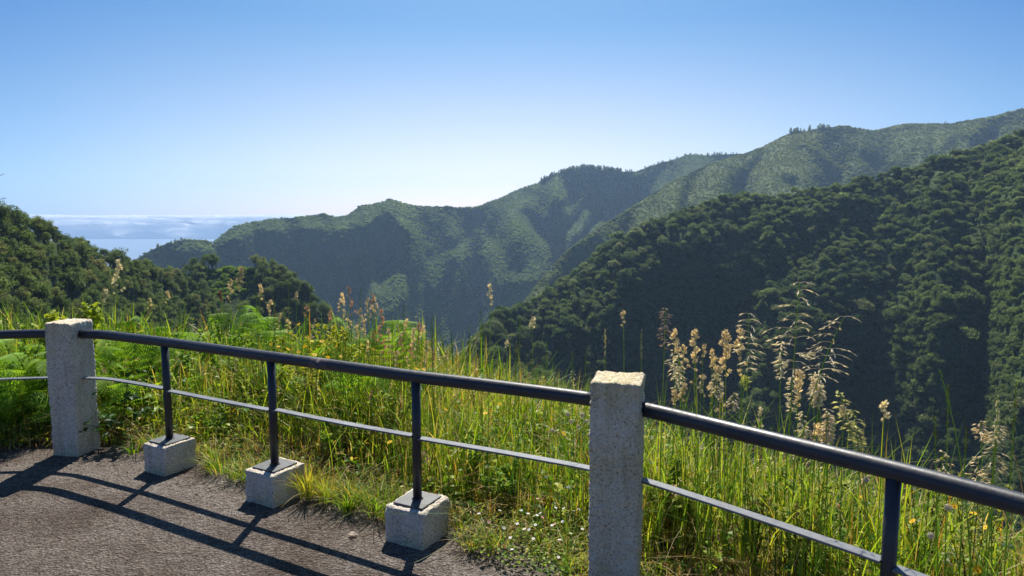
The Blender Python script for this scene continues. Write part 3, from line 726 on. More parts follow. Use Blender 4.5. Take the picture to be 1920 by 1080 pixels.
def corner_centre(fl, fr, z, depth):
    a = on_z(*fl, z)[:2]; b = on_z(*fr, z)[:2]; t = (b - a) / np.linalg.norm(b - a); nrm = np.array([-t[1], t[0]])
    return (a + b) / 2 + nrm * depth / 2, math.atan2(t[1], t[0]), np.linalg.norm(b - a)
HP = .905
cA, aA, wA = corner_centre((102, 849), (149, 852), 0, .2)
cB, aB, wB = corner_centre((1105, 716), (1204, 722), .94, .21)
cA = cA + np.array([.022, -.045])
postA = put_block('concrete_post', cA, aA, .195, .205, HP - .005, 3, M['conc_a'], 'whitewashed concrete post beside the bramble, where the railing bends', 'post', 'concrete railing posts', amp=.0055, cell=.008)
postB = put_block('concrete_post', cB, aB, wB - .004, .205, .94, 5, M['conc_b'], 'large stained concrete post with ochre blotches where two railings meet', 'post', 'concrete railing posts', amp=.006, cell=.007)
print('post widths', wA, wB, cA, cB, aA, aB)

# railings ---------------------------------------------------------
def curve_pts(s0, s1, z, n=40):
    s = np.linspace(s0, s1, n); i = np.rint(s / .02).astype(int)
    return np.concatenate([CV[i], np.full((n, 1), z)], 1)
def flat_bar(mb, P, w, t, sag=0.0, seed=0):
    P = P.copy(); K = len(P); P[:, 2] += sag * np.sin(np.linspace(0, PI, K))
    T = np.gradient(P, axis=0); T /= np.linalg.norm(T, axis=1)[:, None]
    A = np.stack([-T[:, 1], T[:, 0], 0 * T[:, 0]], 1); B = np.array([0, 0, 1.])
    b = .0015; off = [(-w / 2 + b, -t / 2), (w / 2 - b, -t / 2), (w / 2, -t / 2 + b), (w / 2, t / 2 - b), (w / 2 - b, t / 2), (-w / 2 + b, t / 2), (-w / 2, t / 2 - b), (-w / 2, -t / 2 + b)]
    V = np.stack([P + A * a + B * c_ for a, c_ in off], 1)
    i = np.arange(K - 1)[:, None] * 8; j = np.arange(8)[None]; j2 = (j + 1) % 8
    mb.add(V.reshape(-1, 3), [np.stack([i + j, i + 8 + j, i + 8 + j2, i + j2], -1).reshape(-1, 4), np.arange(8)[None], (np.arange(8) + (K - 1) * 8)[None, ::-1]])
ZB = .51
blocks = []
def railing(label, s0, s1, poles, seed, ends=(0, 0)):
    root = empty('railing', tuple(curve_pts(s0, s0 + .1, 0, 2)[0]))
    tag(root, label, 'railing', 'dark painted pipe railings'); o0 = np.array(root.location)
    mb = MB(); tube(mb, curve_pts(s0, s1, ZR, 60) - o0, .0305, 20); mb.build('handrail', M['pipe'], root, smooth=True)
    cuts = [s0] + [p[0] for p in poles] + [s1]; mb = MB()
    for k in range(len(cuts) - 1):
        zz = ZB + .006 * math.sin(3 * k + seed)
        flat_bar(mb, curve_pts(cuts[k] + (.02 if k else 0), cuts[k + 1] - (.02 if k < len(cuts) - 2 else 0), zz, 20) - o0  , .046, .009, .004 * math.sin(k * 5 + seed))
    mb.build('lower_bar', M['bar'], root)
    for q, (s, zt) in enumerate(poles):
        i = int(round(s / .02)); a = math.atan2(TN[i][1], TN[i][0]); b = curve_pts(s, s + .02, 0, 2)[0] - o0
        mb = MB(); tube(mb, np.array([b + [0, 0, zt + .003], b + [0, 0, (zt + ZR) / 2], b + [0, 0, ZR - .01]]), .0225, 16)
        tube(mb, np.array([b + [0, 0, zt + .003], b + [0, 0, zt + .008], b + [0, 0, zt + .014]]), [.031, .029, .0225], 16)
        po = mb.build('pole', M['pipe'], root, smooth=True)
        mb = MB(); c_, s_ = math.cos(a + BLK[q][2] if q < len(BLK) else a), math.sin(a + BLK[q][2] if q < len(BLK) else a)
        w_ = .086; pts_ = [(-w_, -w_), (w_, -w_), (w_, w_), (-w_, w_)]
        for zz in (zt - .001, zt + .006):
            pass
        Vp = [(b[0] + x * c_ - y * s_, b[1] + x * s_ + y * c_, b[2] + zz) for zz in (zt - .002, zt + .006) for x, y in pts_]
        mb.add(Vp, np.array([[3, 2, 1, 0], [4, 5, 6, 7], [0, 1, 5, 4], [1, 2, 6, 5], [2, 3, 7, 6], [3, 0, 4, 7]]))
        mb.build('base_plate', M['plate'], po)
    return root
BLK = [(0, 0, .0), (0, 0, .0), (0, 0, .0)]
sp = [SS[s_at(307, 641)], SS[s_at(508, 669)], SS[s_at(781, 706.5)]]
sR = SS[s_at(1671, 881)]
ZT = .186
r_main = railing('long dark railing with three poles between the two concrete posts', S_A - .012, S_B + .05, [(s, ZT) for s in sp], 1)
r_right = railing('dark railing running off to the right from the large stained post', S_C - .05, SS[s_at(2100, 996)] + 1.6, [(sR, ZT), (sR + 1.15, ZT)], 2)
r_left = railing('dark railing end entering the whitewashed post from the far left', SS[s_at(90, 625)] - 2.9, SS[s_at(90, 625)] + .06, [(SS[s_at(90, 625)] - 1.1, ZT), (SS[s_at(90, 625)] - 2.1, ZT)], 3)
mb = MB(); s = SS[s_at(606, 682)]; tube(mb, curve_pts(s - .06, s + .06, ZR, 8) - np.array(r_main.location), .0311, 20, cap=False); mb.build('worn_patch', M['worn'], r_main, smooth=True)
BL = ['pitted concrete block under the railing pole next to the bramble', 'pitted concrete block under the middle pole, orange grass tuft beside it', 'concrete block crossed by long bent grass stems, nearest the daisies']
for k, s in enumerate(sp):
    i = int(round(s / .02)); a = math.atan2(TN[i][1], TN[i][0])
    c_ = CV[i] - NO[i] * [.0, .0, .0][k]
    put_block('concrete_block', c_, a, [.205, .225, .23][k], [.235, .245, .245][k], ZT - .004, 11 + k, M['conc_c'], BL[k], 'concrete block', 'concrete blocks under the poles', amp=.004, r=.012, chip=.028)
i = int(round(sR / .02)); put_block('concrete_block', CV[i], math.atan2(TN[i][1], TN[i][0]), .23, .24, ZT - .004, 15, M['conc_c'], 'concrete block under the first pole of the railing to the right', 'concrete block', 'concrete blocks under the poles', amp=.004, chip=.02)
# crack line and mould on post
# ================================================================ PLANTS
RG = np.random.default_rng(21)
def rgb(*c): return np.array(c, float)
PAL = [rgb(.20, .33, .025), rgb(.33, .43, .035), rgb(.10, .21, .02), rgb(.46, .48, .06), rgb(.045, .11, .015), rgb(.5, .38, .14), rgb(.38, .2, .06), rgb(.6, .5, .28)]
def blades(mb, R, H, W, L, phi, col, K=4, rng=RG, twist=.5):
    """curved tapering blades: R roots, H height, W half width, L lean, phi lean direction"""
    n = len(R); t = np.linspace(0, 1, K + 1)[None]
    lean = (L[:, None] * t ** 2.0) * H[:, None]
    zz = H[:, None] * (t - .28 * np.clip(L, 0, 2)[:, None] * t ** 2.6)
    X = R[:, 0:1] + lean * np.cos(phi)[:, None]; Y = R[:, 1:2] + lean * np.sin(phi)[:, None]; Z = R[:, 2:3] + zz
    P = np.stack([X, Y, Z], -1)
    tw = phi[:, None] + PI / 2 + rng.uniform(-twist, twist, (n, 1)) + t * rng.uniform(-.8, .8, (n, 1))
    S = np.stack([np.cos(tw), np.sin(tw), 0 * tw], -1) * (W[:, None] * np.array([.75, 1, .9, .6, 0] if K == 4 else np.sin(np.linspace(.5, PI, K + 1)))[None])[..., None]
    A = P - S; B = P + S; B = B[:, :-1]
    V = np.concatenate([A, B], 1); m_ = 2 * K + 1; base = np.arange(n)[:, None] * m_
    fq = [np.stack([base[:, 0] + k, base[:, 0] + K + 1 + k, base[:, 0] + K + 2 + k, base[:, 0] + k + 1], 1) for k in range(K - 1)]
    ft = np.stack([base[:, 0] + K - 1, base[:, 0] + 2 * K, base[:, 0] + K], 1)
    mb.add(V.reshape(-1, 3), [np.concatenate(fq), ft], np.repeat(col, m_, 0))
def pal(n, w, rng=RG, var=.2):
    k = rng.choice(len(PAL), n, p=np.array(w, float) / sum(w)); c = np.array(PAL)[k]
    return c * (1 + var * rng.uniform(-1, 1, (n, 1)))
def sd_random(n, s0, s1, d0, d1, rng=RG, pw=1.0):
    return rng.uniform(s0, s1, n), d0 + (d1 - d0) * rng.random(n) ** pw
SL = SS[s_at(-60, 629)] - 3.5; SR = SS[s_at(2100, 996)] + 1.2
def hgt(s):        # how tall the grass stands along the verge
    return np.interp(s, [SL, S_A, sp[0], sp[1], sp[2], S_B, S_C, SR], [.46, .44, .45, .46, .41, .33, .36, .31])
def clump(s, d, sc, seed): return fbm(np.stack([s * sc, d * sc, 0 * s], -1), seed, 3)
# dense grass ------------------------------------------------------
mb = MB()
n = 64000; s, d = sd_random(n, SL, SR, .08, 3.3, pw=1.25); e = edge_w(s)
cl = clump(s, d, 2.2, 51); keep = (d > e + .06 + .1 * np.clip(cl, -1, 1)) & (RG.random(n) < np.clip(.75 + .55 * cl, .15, 1)); s, d, cl = s[keep], d[keep], cl[keep]
n = len(s); R = gpos(s, d); R[:, 2] -= .01
up = np.clip((d - edge_w(s)) / .55, .22, 1); H = hgt(s) * up * RG.uniform(.45, 1.25, n) * (1 + .25 * cl)
L = np.abs(RG.normal(.38, .4, n)); W = RG.uniform(.0016, .0042, n)
col = pal(n, [5, 4, 4, 2.2, 2, 1.6, 1.0, .8]); dry = clump(s, d, 1.1, 52) > .35
k = dry & (RG.random(n) < .45); col[k] = pal(k.sum(), [0, 1, 0, 1, 0, 3, 2.6, 1.6])
blades(mb, R, H, W, L, RG.uniform(0, 2 * PI, n), col)
# matted low dry blades underneath
n = 22000; s, d = sd_random(n, SL, SR, .0, 2.6, pw=1.5); k = d > edge_w(s) + .0; s, d = s[k], d[k]; n = len(s)
blades(mb, gpos(s, d), RG.uniform(.05, .16, n), RG.uniform(.0015, .003, n), RG.uniform(.5, 2.2, n), RG.uniform(0, 2 * PI, n), pal(n, [1, 1, 1.5, 1, 1.2, 3, 2.5, 2]))
tag(mb.build('grass', M['blade'], col=True), 'wild green and straw-coloured grass growing behind the railing', kind='stuff')
# broken and bowed straw
mbs = MB(); n = 3600; s, d = sd_random(n, SL, SR, .12, 2.2, pw=1.2); R = gpos(s, d); up = np.clip((d - edge_w(s)) / .5, .2, 1)
blades(mbs, R, RG.uniform(.18, .55, n) * up, RG.uniform(.0012, .0024, n), RG.uniform(.7, 2.4, n), RG.uniform(0, 2 * PI, n), pal(n, [.5, 1, 0, 1, 0, 4, 2, 3.5]))
tag(mbs.build('dry_grass', M['blade'], col=True), 'bowed and broken straw threaded through the green grass', kind='stuff')
# slope beyond the shelf
mb = MB(); n = 16000; s, d = sd_random(n, SL, SR, 2.2, 9, pw=1.3); R = gpos(s, d)
blades(mb, R, RG.uniform(.3, .8, n), RG.uniform(.004, .009, n), np.abs(RG.normal(.3, .3, n)), RG.uniform(0, 2 * PI, n), pal(n, [4, 3, 5, 1, 4, 1, 1, .5]))
n = 9000; s, d = sd_random(n, SL - 1, SR + 1, 5, 60, pw=1.6); R = gpos(s, d); R[:, 2] += RG.random(n) * (.3 + .03 * d)
quads(mb, R, unit(n, RG) * .5 + np.array([0, 0, .9]), .10 + .012 * d, pal(n, [2, 1, 4, .6, 5, .3, .2, 0]), rng=RG)
tag(mb.build('undergrowth', M['blade'], col=True), 'rank green undergrowth on the slope dropping away behind the verge', kind='stuff')
# broad-leaved weeds between the grasses ---------------------------
def leaves(mb, C, D, Lf, Wf, col, rng=RG, fold=.25):
    """oval leaves of two bent halves from C along D"""
    n = len(C); D = D / np.linalg.norm(D, axis=1)[:, None]; Z = np.array([0, 0, 1.])
    S = np.cross(D, Z) + .15 * unit(n, rng); S /= np.linalg.norm(S, axis=1)[:, None]; Nn = np.cross(S, D)
    Lf = np.broadcast_to(Lf, (n,))[:, None]; Wf = np.broadcast_to(Wf, (n,))[:, None]
    dn = -Z * Lf
    V = np.stack([C, C + D * Lf * .35 + S * Wf + Nn * Wf * fold, C + D * Lf * .72 + S * Wf * .7 + Nn * Wf * fold + dn * .06, C + D * Lf + dn * .16,
                  C + D * Lf * .72 - S * Wf * .7 + Nn * Wf * fold + dn * .06, C + D * Lf * .35 - S * Wf + Nn * Wf * fold, C + D * Lf * .5 + dn * .02], 1)
    b = np.arange(n)[:, None] * 7
    mb.add(V.reshape(-1, 3), [b + np.array([[0, 6, 1, 1]])[:, :3], b + np.array([[6, 2, 1]]), b + np.array([[6, 3, 2]]), b + np.array([[6, 4, 3]]), b + np.array([[6, 5, 4]]), b + np.array([[6, 0, 5]])], np.repeat(col, 7, 0))
mb = MB(); n = 24000; s, d = sd_random(n, SL, SR, .05, 2.8, pw=1.3); cl = clump(s, d, 2.6, 61)
k = (d > edge_w(s) + .05) & (cl > -.2); s, d, cl = s[k], d[k], cl[k]; n = len(s); C = gpos(s, d); up = np.clip((d - edge_w(s)) / .5, .12, 1)
C[:, 2] += RG.random(n) ** 1.1 * hgt(s) * up * np.where(s < S_A + .3, 1.15, .8)
D = unit(n, RG); D[:, 2] = abs(D[:, 2]) * .5; Lf = RG.uniform(.018, .05, n) * np.where(RG.random(n) < .2, 1.6, 1)
leaves(mb, C, D, Lf, Lf * RG.uniform(.22, .42, n), pal(n, [5, 4, 4, 2.5, 2, .4, .5, 0]))
tag(mb.build('weed_foliage', M['blade'], col=True), 'small broad green leaves tangled low among the verge grass', kind='stuff')

M['fern'] = foliage('fern_fronds', None, .42, rough=.6, spec=.15, use_col=True, tcol=(1.25, 1.2, .4))
# ferns ------------------------------------------------------------
def frond(mb, P0, phi, L, rise, col, rng):
    K = 22; t = np.linspace(0, 1, K); h = L * (.80 * t) ; z = rise * L * np.sin(t * 2.3) * .95
    ax = P0 + np.stack([np.cos(phi) * h, np.sin(phi) * h, z], 1)
    tube(mb, ax, np.linspace(.0028, .0008, K), 4, col * .8, cap=False)
    T = np.gradient(ax, axis=0); T /= np.linalg.norm(T, axis=1)[:, None]; S0 = np.array([-np.sin(phi), np.cos(phi), 0])
    for k in range(4, K):
        ln = L * .30 * np.sin(PI * (.14 + .86 * (1 - t[k]))) ** .8 * (1 if k < K - 1 else .5)
        for sg in (-1, 1):
            d = S0 * sg + T[k] * .45 - np.array([0, 0, .18]); d /= np.linalg.norm(d); nrm = np.cross(T[k], S0 * sg); nrm /= np.linalg.norm(nrm)
            # pinna: comb of small lobes either side of its rib
            q = max(4, int(ln / .013)); u = np.linspace(.08, 1, q); c = ax[k] + d * (u * ln)[:, None] - np.array([0, 0, .12]) * (u ** 2 * ln)[:, None]
            wd = .022 * (1 - u * .75) * (.6 + ln / (L * .3) * .6); e = np.cross(nrm, d)
            for s2 in (-1, 1):
                A = c; B = c + e * s2 * wd[:, None] + d * .006; Cc = c + d * .010 + e * s2 * wd[:, None] * .75
                V = np.stack([A, B, Cc, c + d * .012], 1).reshape(-1, 3)
                mb.add(V, np.arange(q)[:, None] * 4 + np.arange(4)[None], col * (1 + .12 * rng.normal()))
def fern(P, L, nf, seed, label, group='ferns behind the railing', phi0=None, tone=1.0):
    rng = np.random.default_rng(seed); r = empty('fern', P); tag(r, label, 'fern', group)
    for k in range(nf):
        phi = (phi0 if phi0 is not None else 0) + (k * 2 * PI / nf if phi0 is None else rng.normal(0, .8)) + rng.uniform(-.3, .3)
        mb = MB(); col = np.array([.18, .34, .035]) * rng.uniform(.75, 1.3) * tone + np.array([.05, .04, 0]) * rng.random()
        frond(mb, np.zeros(3), phi, L * rng.uniform(.5, 1.15), rng.uniform(.35, 1.6), col, rng)
        mb.build('frond', M['fern'], r, col=True)
    return r
FERN_SPOTS = [(-90, .4), (-35, .35), (5, .45), (60, .5), (20, 1.3), (55, 1.6), (95, 1.1), (120, 2.4), (30, 2.5), (-30, 2.3), (180, 2.1), (-70, 1.9), (-60, .6), (-10, .9), (30, .5), (45, 1.2), (80, .8), (100, 1.5), (130, .6), (165, 1.0), (10, 1.7), (-50, 1.5), (70, 2.0), (140, 1.9), (205, 1.5), (-120, 1.0), (-110, 2.0)]
for q, (px, dw) in enumerate(FERN_SPOTS):
    i = s_at(px, lerp(px, HR)); g = gpos(np.array([SS[i]]), np.array([dw]))[0]
    fern(g, RG.uniform(.3, .48), 11, 300 + q, 'bright green bracken fern in the dense bank left of the whitewashed post')
for q, (px, dw, L_, lab) in enumerate([(300, 1.2, .55, 'fern with long arching fronds above the rail, just right of the whitewashed post'), (415, 1.5, .55, 'large fern behind the tall brown seed heads'), (440, 1.0, .42, 'fern rising above the rail left of the seed heads'), (372, 1.3, .5, 'fern with a flat frond reaching over the handrail'), (500, 1.5, .3, 'fern half hidden among pale dry grass beyond the rail')]):
    i = s_at(px, lerp(px, HR)); fern(gpos(np.array([SS[i]]), np.array([dw]))[0], L_, 9, 340 + q, lab)

# leafy shrubs -----------------------------------------------------
def shrub(P, h, r, nst, nlf, lf, c0, seed, label, name='shrub', cat='shrub', spread=1.0, group=None, wide=.34):
    rng = np.random.default_rng(seed); root = empty(name, P); tag(root, label, cat, group); ms = MB(); ml = MB()
    for k in range(nst):
        a = rng.uniform(0, 2 * PI); rr_ = r * rng.random() ** .6; hh = h * rng.uniform(.6, 1.05); t = np.linspace(0, 1, 9)
        P_ = np.stack([np.cos(a) * rr_ * t ** 1.2, np.sin(a) * rr_ * t ** 1.2, hh * (t - .1 * spread * t ** 3)], 1)
        tube(ms, P_, np.linspace(.0035, .001, 9), 4, (.12, .1, .04), cap=False)
        q = nlf; u = 1 - .65 * rng.random(q) ** 1.5; C = np.stack([np.interp(u, t, P_[:, j]) for j in range(3)], 1)
        D = unit(q, rng) + np.array([0, 0, .35]); col = c0 * (1 + .25 * rng.uniform(-1, 1, (q, 1)))
        Lf = lf * rng.uniform(.6, 1.15, q); leaves(ml, C, D, Lf, Lf * wide, col)
    ms.build('stem', M['head'], root, col=True); ml.build('foliage', M['fern'], root, col=True); return root
def at_px(px, dw):
    return gpos(np.array([SS[s_at(px, lerp(px, HR))]]), np.array([float(dw)]))[0]
def top_h(px, py, dw):
    """base on the verge and height for a plant whose top is seen at the pixel"""
    P = along_ray(px, py, dw); z = ground_at(P); return np.array([P[0], P[1], z]), P[2] - z
for px, py, dw, r, ns, nl, lf, c, sd_, lab in [
    (40, 600, .8, .25, 12, 30, .04, rgb(.2, .34, .05), 421, 'light green leafy plant among the ferns at the left edge'),
    (20, 650, .5, .2, 12, 30, .035, rgb(.2, .33, .05), 422, 'light green leafy plant close above the left railing end'),
    (75, 640, .5, .2, 12, 30, .035, rgb(.22, .34, .05), 423, 'light green leafy plant touching the left side of the whitewashed post'),
    (420, 590, 1.3, .25, 14, 34, .045, rgb(.2, .32, .04), 431, 'leafy green shrub below the pinkish seed head farthest left'),
    (480, 600, 1.0, .22, 14, 34, .035, rgb(.26, .34, .05), 432, 'leafy shrub under the leaning pale seed head'),
    (345, 615, 1.2, .22, 12, 30, .045, rgb(.16, .3, .04), 433, 'green leafy shrub beneath the arching fern'),
    (530, 612, 1.1, .2, 12, 34, .035, rgb(.34, .36, .05), 434, 'yellowish leafy shrub between the tall brown heads and the bright shrub'),
    (255, 640, .9, .2, 12, 30, .04, rgb(.16, .28, .04), 435, 'leafy green shrub behind the left start of the long rail'),
    (575, 622, .9, .18, 12, 36, .03, rgb(.4, .4, .05), 436, 'small-leaved yellow shrub left of the brightest one'),
    (730, 690, .7, .16, 10, 30, .03, rgb(.26, .34, .05), 437, 'low leafy shrub above the third pole of the long railing'),
    (1420, 850, .5, .18, 10, 30, .035, rgb(.24, .32, .05), 438, 'leafy weed below the right-hand rail under the tan seed heads'),
    (1500, 880, .45, .18, 10, 30, .035, rgb(.3, .34, .05), 439, 'yellowish leafy weed midway along the right-hand rail'),
    (880, 800, .6, .18, 10, 28, .035, rgb(.2, .32, .04), 440, 'leafy weed between the last pole and the large post'),
    (960, 850, .5, .16, 10, 28, .035, rgb(.18, .3, .04), 441, 'leafy weed above the lower bar nearest the large post'),
    (400, 760, .5, .18, 10, 28, .035, rgb(.18, .3, .04), 442, 'leafy weed between the first and second poles'),
    (640, 790, .55, .18, 10, 28, .035, rgb(.2, .32, .04), 443, 'leafy weed between the second and third poles'),
    (112, 560, 1.0, .18, 14, 34, .065, rgb(.34, .40, .05), 401, 'yellow-green leafy sprout behind the top of the whitewashed post'),
    (160, 552, 1.1, .14, 11, 34, .065, rgb(.32, .40, .05), 402, 'upright leafy sprig with yellow tips above the whitewashed post'),
    (606, 598, 1.4, .22, 18, 44, .038, rgb(.46, .46, .05), 403, 'bright yellow-green shrub standing above the rail before the blue valley'),
    (640, 618, 1.3, .2, 16, 40, .036, rgb(.42, .44, .05), 404, 'lower yellow-green shrub at the right of the brightest one'),
    (560, 640, 1.2, .25, 10, 30, .03, rgb(.2, .27, .04), 405, 'green shrub among yellow flowers above the middle of the rail'),
    (685, 640, 1.1, .12, 6, 24, .03, rgb(.3, .36, .06), 406, 'small pale shrub beside the reddish seed heads'),
    (1255, 860, .5, .2, 10, 26, .05, rgb(.22, .3, .04), 407, 'broad-leaved yellow-green plant beside the large stained post'),
    (1300, 872, .6, .2, 8, 26, .045, rgb(.24, .3, .04), 408, 'broad-leaved plant with an orange flower behind the right-hand railing'),
    (1350, 775, 1.0, .2, 10, 40, .022, rgb(.1, .13, .03), 409, 'dark fine-leaved bush under the clustered tan seed heads'),
    (1560, 925, .8, .18, 12, 60, .016, rgb(.08, .19, .05), 410, 'feathery dark green plant left of the right-hand pole'),
    (1745, 860, .8, .14, 9, 34, .022, rgb(.28, .3, .05), 411, 'pale small-leaved bush rising just above the right-hand rail'),
    (1835, 865, .7, .14, 9, 34, .022, rgb(.34, .36, .06), 412, 'small-leaved yellow-green bush near the picture edge above the rail')]:
    b, h = top_h(px, py, dw); shrub(b, max(h, .15), r, ns, nl, lf, c, sd_, lab, group='leafy shrubs in the verge')
# bramble beside the post
def bramble():
    b = on_z(206, 838, 0) + np.array([.02, .10, 0]); root = empty('bramble', b); tag(root, 'dark-leaved bramble trailing over the foot of the whitewashed post', 'bramble')
    rng = np.random.default_rng(9); ms = MB(); ml = MB()
    for k, (dx, dy, hh) in enumerate([(-.32, -.20, .30), (-.22, -.16, .42), (.15, -.05, .34), (.05, -.2, .2), (-.12, -.26, .16), (.26, -.02, .22), (.1, .1, .5), (-.28, -.1, .22)]):
        t = np.linspace(0, 1, 10); P_ = np.stack([dx * t, dy * t, hh * np.sin(t * 2.0) + .02], 1)
        tube(ms, P_, np.linspace(.003, .001, 10), 5, (.16, .09, .05), cap=False)
        q = 16; u = rng.uniform(.25, 1, q); C = np.stack([np.interp(u, t, P_[:, j]) for j in range(3)], 1) + rng.normal(0, .02, (q, 3)); C[:, 2] = np.maximum(C[:, 2], .015)
        D = unit(q, rng); D[:, 2] *= .4; Lf = rng.uniform(.035, .06, q); leaves(ml, C, D, Lf, Lf * .4, rgb(.045, .12, .03) * (1 + .4 * rng.uniform(-1, 1, (q, 1))))
    ms.build('stem', M['head'], root, col=True); ml.build('foliage', M['blade'], root, col=True)
bramble()

# seed-headed grasses ---------------------------------------------
TAN, RED, STR, GRN = rgb(.92, .84, .58), rgb(.76, .56, .40), rgb(.94, .90, .68), rgb(.27, .40, .07)
def stem_curve(top, base, bend, K=14):
    t = np.linspace(0, 1, K)[:, None]; mid = (top + base) / 2 + bend
    return (1 - t) ** 2 * base + 2 * t * (1 - t) * mid + t ** 2 * top
def cocksfoot(mb, P, T, hl, col, rng, n=9, fat=1.0):
    """stalked lumps of spikelets, close at the tip and apart below"""
    for k in range(n):
        u = (k / n) ** 1.25; c = np.array([np.interp(1 - u, np.linspace(0, 1, len(P)), P[:, j]) for j in range(3)])
        off = unit(1, rng)[0]; off[2] = abs(off[2]) * .4; sz = (.010 + .010 * math.sin(PI * min(1, .25 + u))) * rng.uniform(.75, 1.2) * fat
        o = off * (hl * .20 * u * rng.uniform(.3, 1.1) + .006); 
        if u > .25: tube(mb, np.array([c - T * .01, c + o]), .0006, 3, col * .8, cap=False)
        m_ = 20; q = unit(m_, rng); C = c + o + q * np.array([.5, .5, .75]) * sz * .62 - T * sz * .2
        diamonds(mb, C, q * .75 + T * .9 + off * .3, sz * rng.uniform(.55, .95, m_), sz * .24, col * (1 + .3 * rng.uniform(-1, 1, (m_, 1))))
def oat(mb, P, T, hl, col, rng, n=9, droop=None, dense=False):
    """whorls of thin side branches carrying slender drooping spikelets"""
    for k in range(n):
        u = k / n; c = np.array([np.interp(1 - u, np.linspace(0, 1, len(P)), P[:, j]) for j in range(3)])
        nb_ = 2 if u < .35 else rng.integers(3, 6)
        for _ in range(nb_):
            a = rng.uniform(0, 2 * PI); bl = hl * (.07 + .2 * math.sin(PI * min(1, u * .9 + .12))) * rng.uniform(.5, 1.1) * (.45 if dense else 1)
            t = np.linspace(0, 1, 6)[:, None]; dirn = np.array([math.cos(a), math.sin(a), .35])
            if droop is not None: dirn = dirn * .45 + droop
            B = c + dirn * bl * t - np.array([0, 0, .5]) * bl * t ** 2.2
            tube(mb, B, .00055, 3, col * .8, cap=False)
            m_ = 4; uu = rng.uniform(.35, 1, m_); C = np.stack([np.interp(uu, t[:, 0], B[:, j]) for j in range(3)], 1)
            D = (B[-1] - B[-3])[None] * 1.0 / (np.linalg.norm(B[-1] - B[-3]) + 1e-9) + .3 * unit(m_, rng) 
            diamonds(mb, C, D, rng.uniform(.014, .024, m_), .0021, col * (1 + .3 * rng.uniform(-1, 1, (m_, 1))))
def spike(mb, P, T, hl, col, rng, fat=1.0):
    m_ = 46; u = rng.random(m_); C = np.stack([np.interp(1 - u, np.linspace(0, 1, len(P)), P[:, j]) for j in range(3)], 1); q = unit(m_, rng)
    w_ = .0032 * fat * np.sin(PI * np.clip(.12 + u * .8, 0, 1))[:, None]
    diamonds(mb, C + q * w_, q * .35 + T, rng.uniform(.010, .016, m_), .0014 * fat, col * (1 + .25 * rng.uniform(-1, 1, (m_, 1))))
HEADN = {'cocksfoot': .2, 'oat': .27, 'spike': .15, 'denseoat': .2}
def stalk(kind, top, base, bend, col, seed, label, hl=None, group='seed-headed grass stalks behind the railing', fat=1.0, scol=GRN, rs=.0022, name='seeding_plant', n=None):
    rng = np.random.default_rng(seed); root = empty(name, base); tag(root, label, 'grass stalk', group); b0 = np.array(base)
    P = stem_curve(np.array(top), b0, np.array(bend)) - b0; ms = MB(); tube(ms, P, np.linspace(rs * 1.35, rs * .6, len(P)), 5, scol, cap=False)
    L_ = np.linalg.norm(np.array(top) - b0)
    for q in range(2 if L_ > .4 else 1):    # sheathing leaves on the stem
        u = rng.uniform(.08, .4); R_ = np.array([[np.interp(u, np.linspace(0, 1, len(P)), P[:, j]) for j in range(3)]])
        blades(ms, R_, np.array([L_ * rng.uniform(.22, .34)]), np.array([.0026]), np.array([rng.uniform(.2, .9)]), np.array([rng.uniform(0, 6.28)]), scol[None] * rng.uniform(.9, 1.3), rng=rng)
    ms.build('stem', M['blade'], root, col=True)
    hl = min(hl or HEADN[kind], L_ * .6); a = np.linspace(1 - hl / L_, 1, 12); H_ = np.stack([np.interp(a, np.linspace(0, 1, len(P)), P[:, j]) for j in range(3)], 1)
    T = H_[-1] - H_[0]; T = T / np.linalg.norm(T); mh = MB()
    if kind == 'cocksfoot': cocksfoot(mh, H_, T, hl, col, rng, n or max(5, int(hl / .020)), fat)
    elif kind == 'oat': oat(mh, H_, T, hl, col, rng, n or 10)
    elif kind == 'denseoat': oat(mh, H_, T, hl, col, rng, 15, dense=True)
    elif kind == 'archoat': pass
    else: spike(mh, H_, T, hl, col, rng, fat)
    mh.build('seed_head', M['head'], root, col=True); return root
def stalk_px(kind, tx, ty, bx, dw, col, seed, label, bend=(0, 0, 0), **kw):
    top = along_ray(tx, ty, dw); base = along_ray(bx, max(ty + 60, lerp(bx, HR) + 60), dw * .9 + .03)
    i, d = sdist([base[:2]]); base = np.array([base[0], base[1], ground_z(SS[i], d)[0] - .01])
    return stalk(kind, top, base, bend, col, seed, label, **kw)
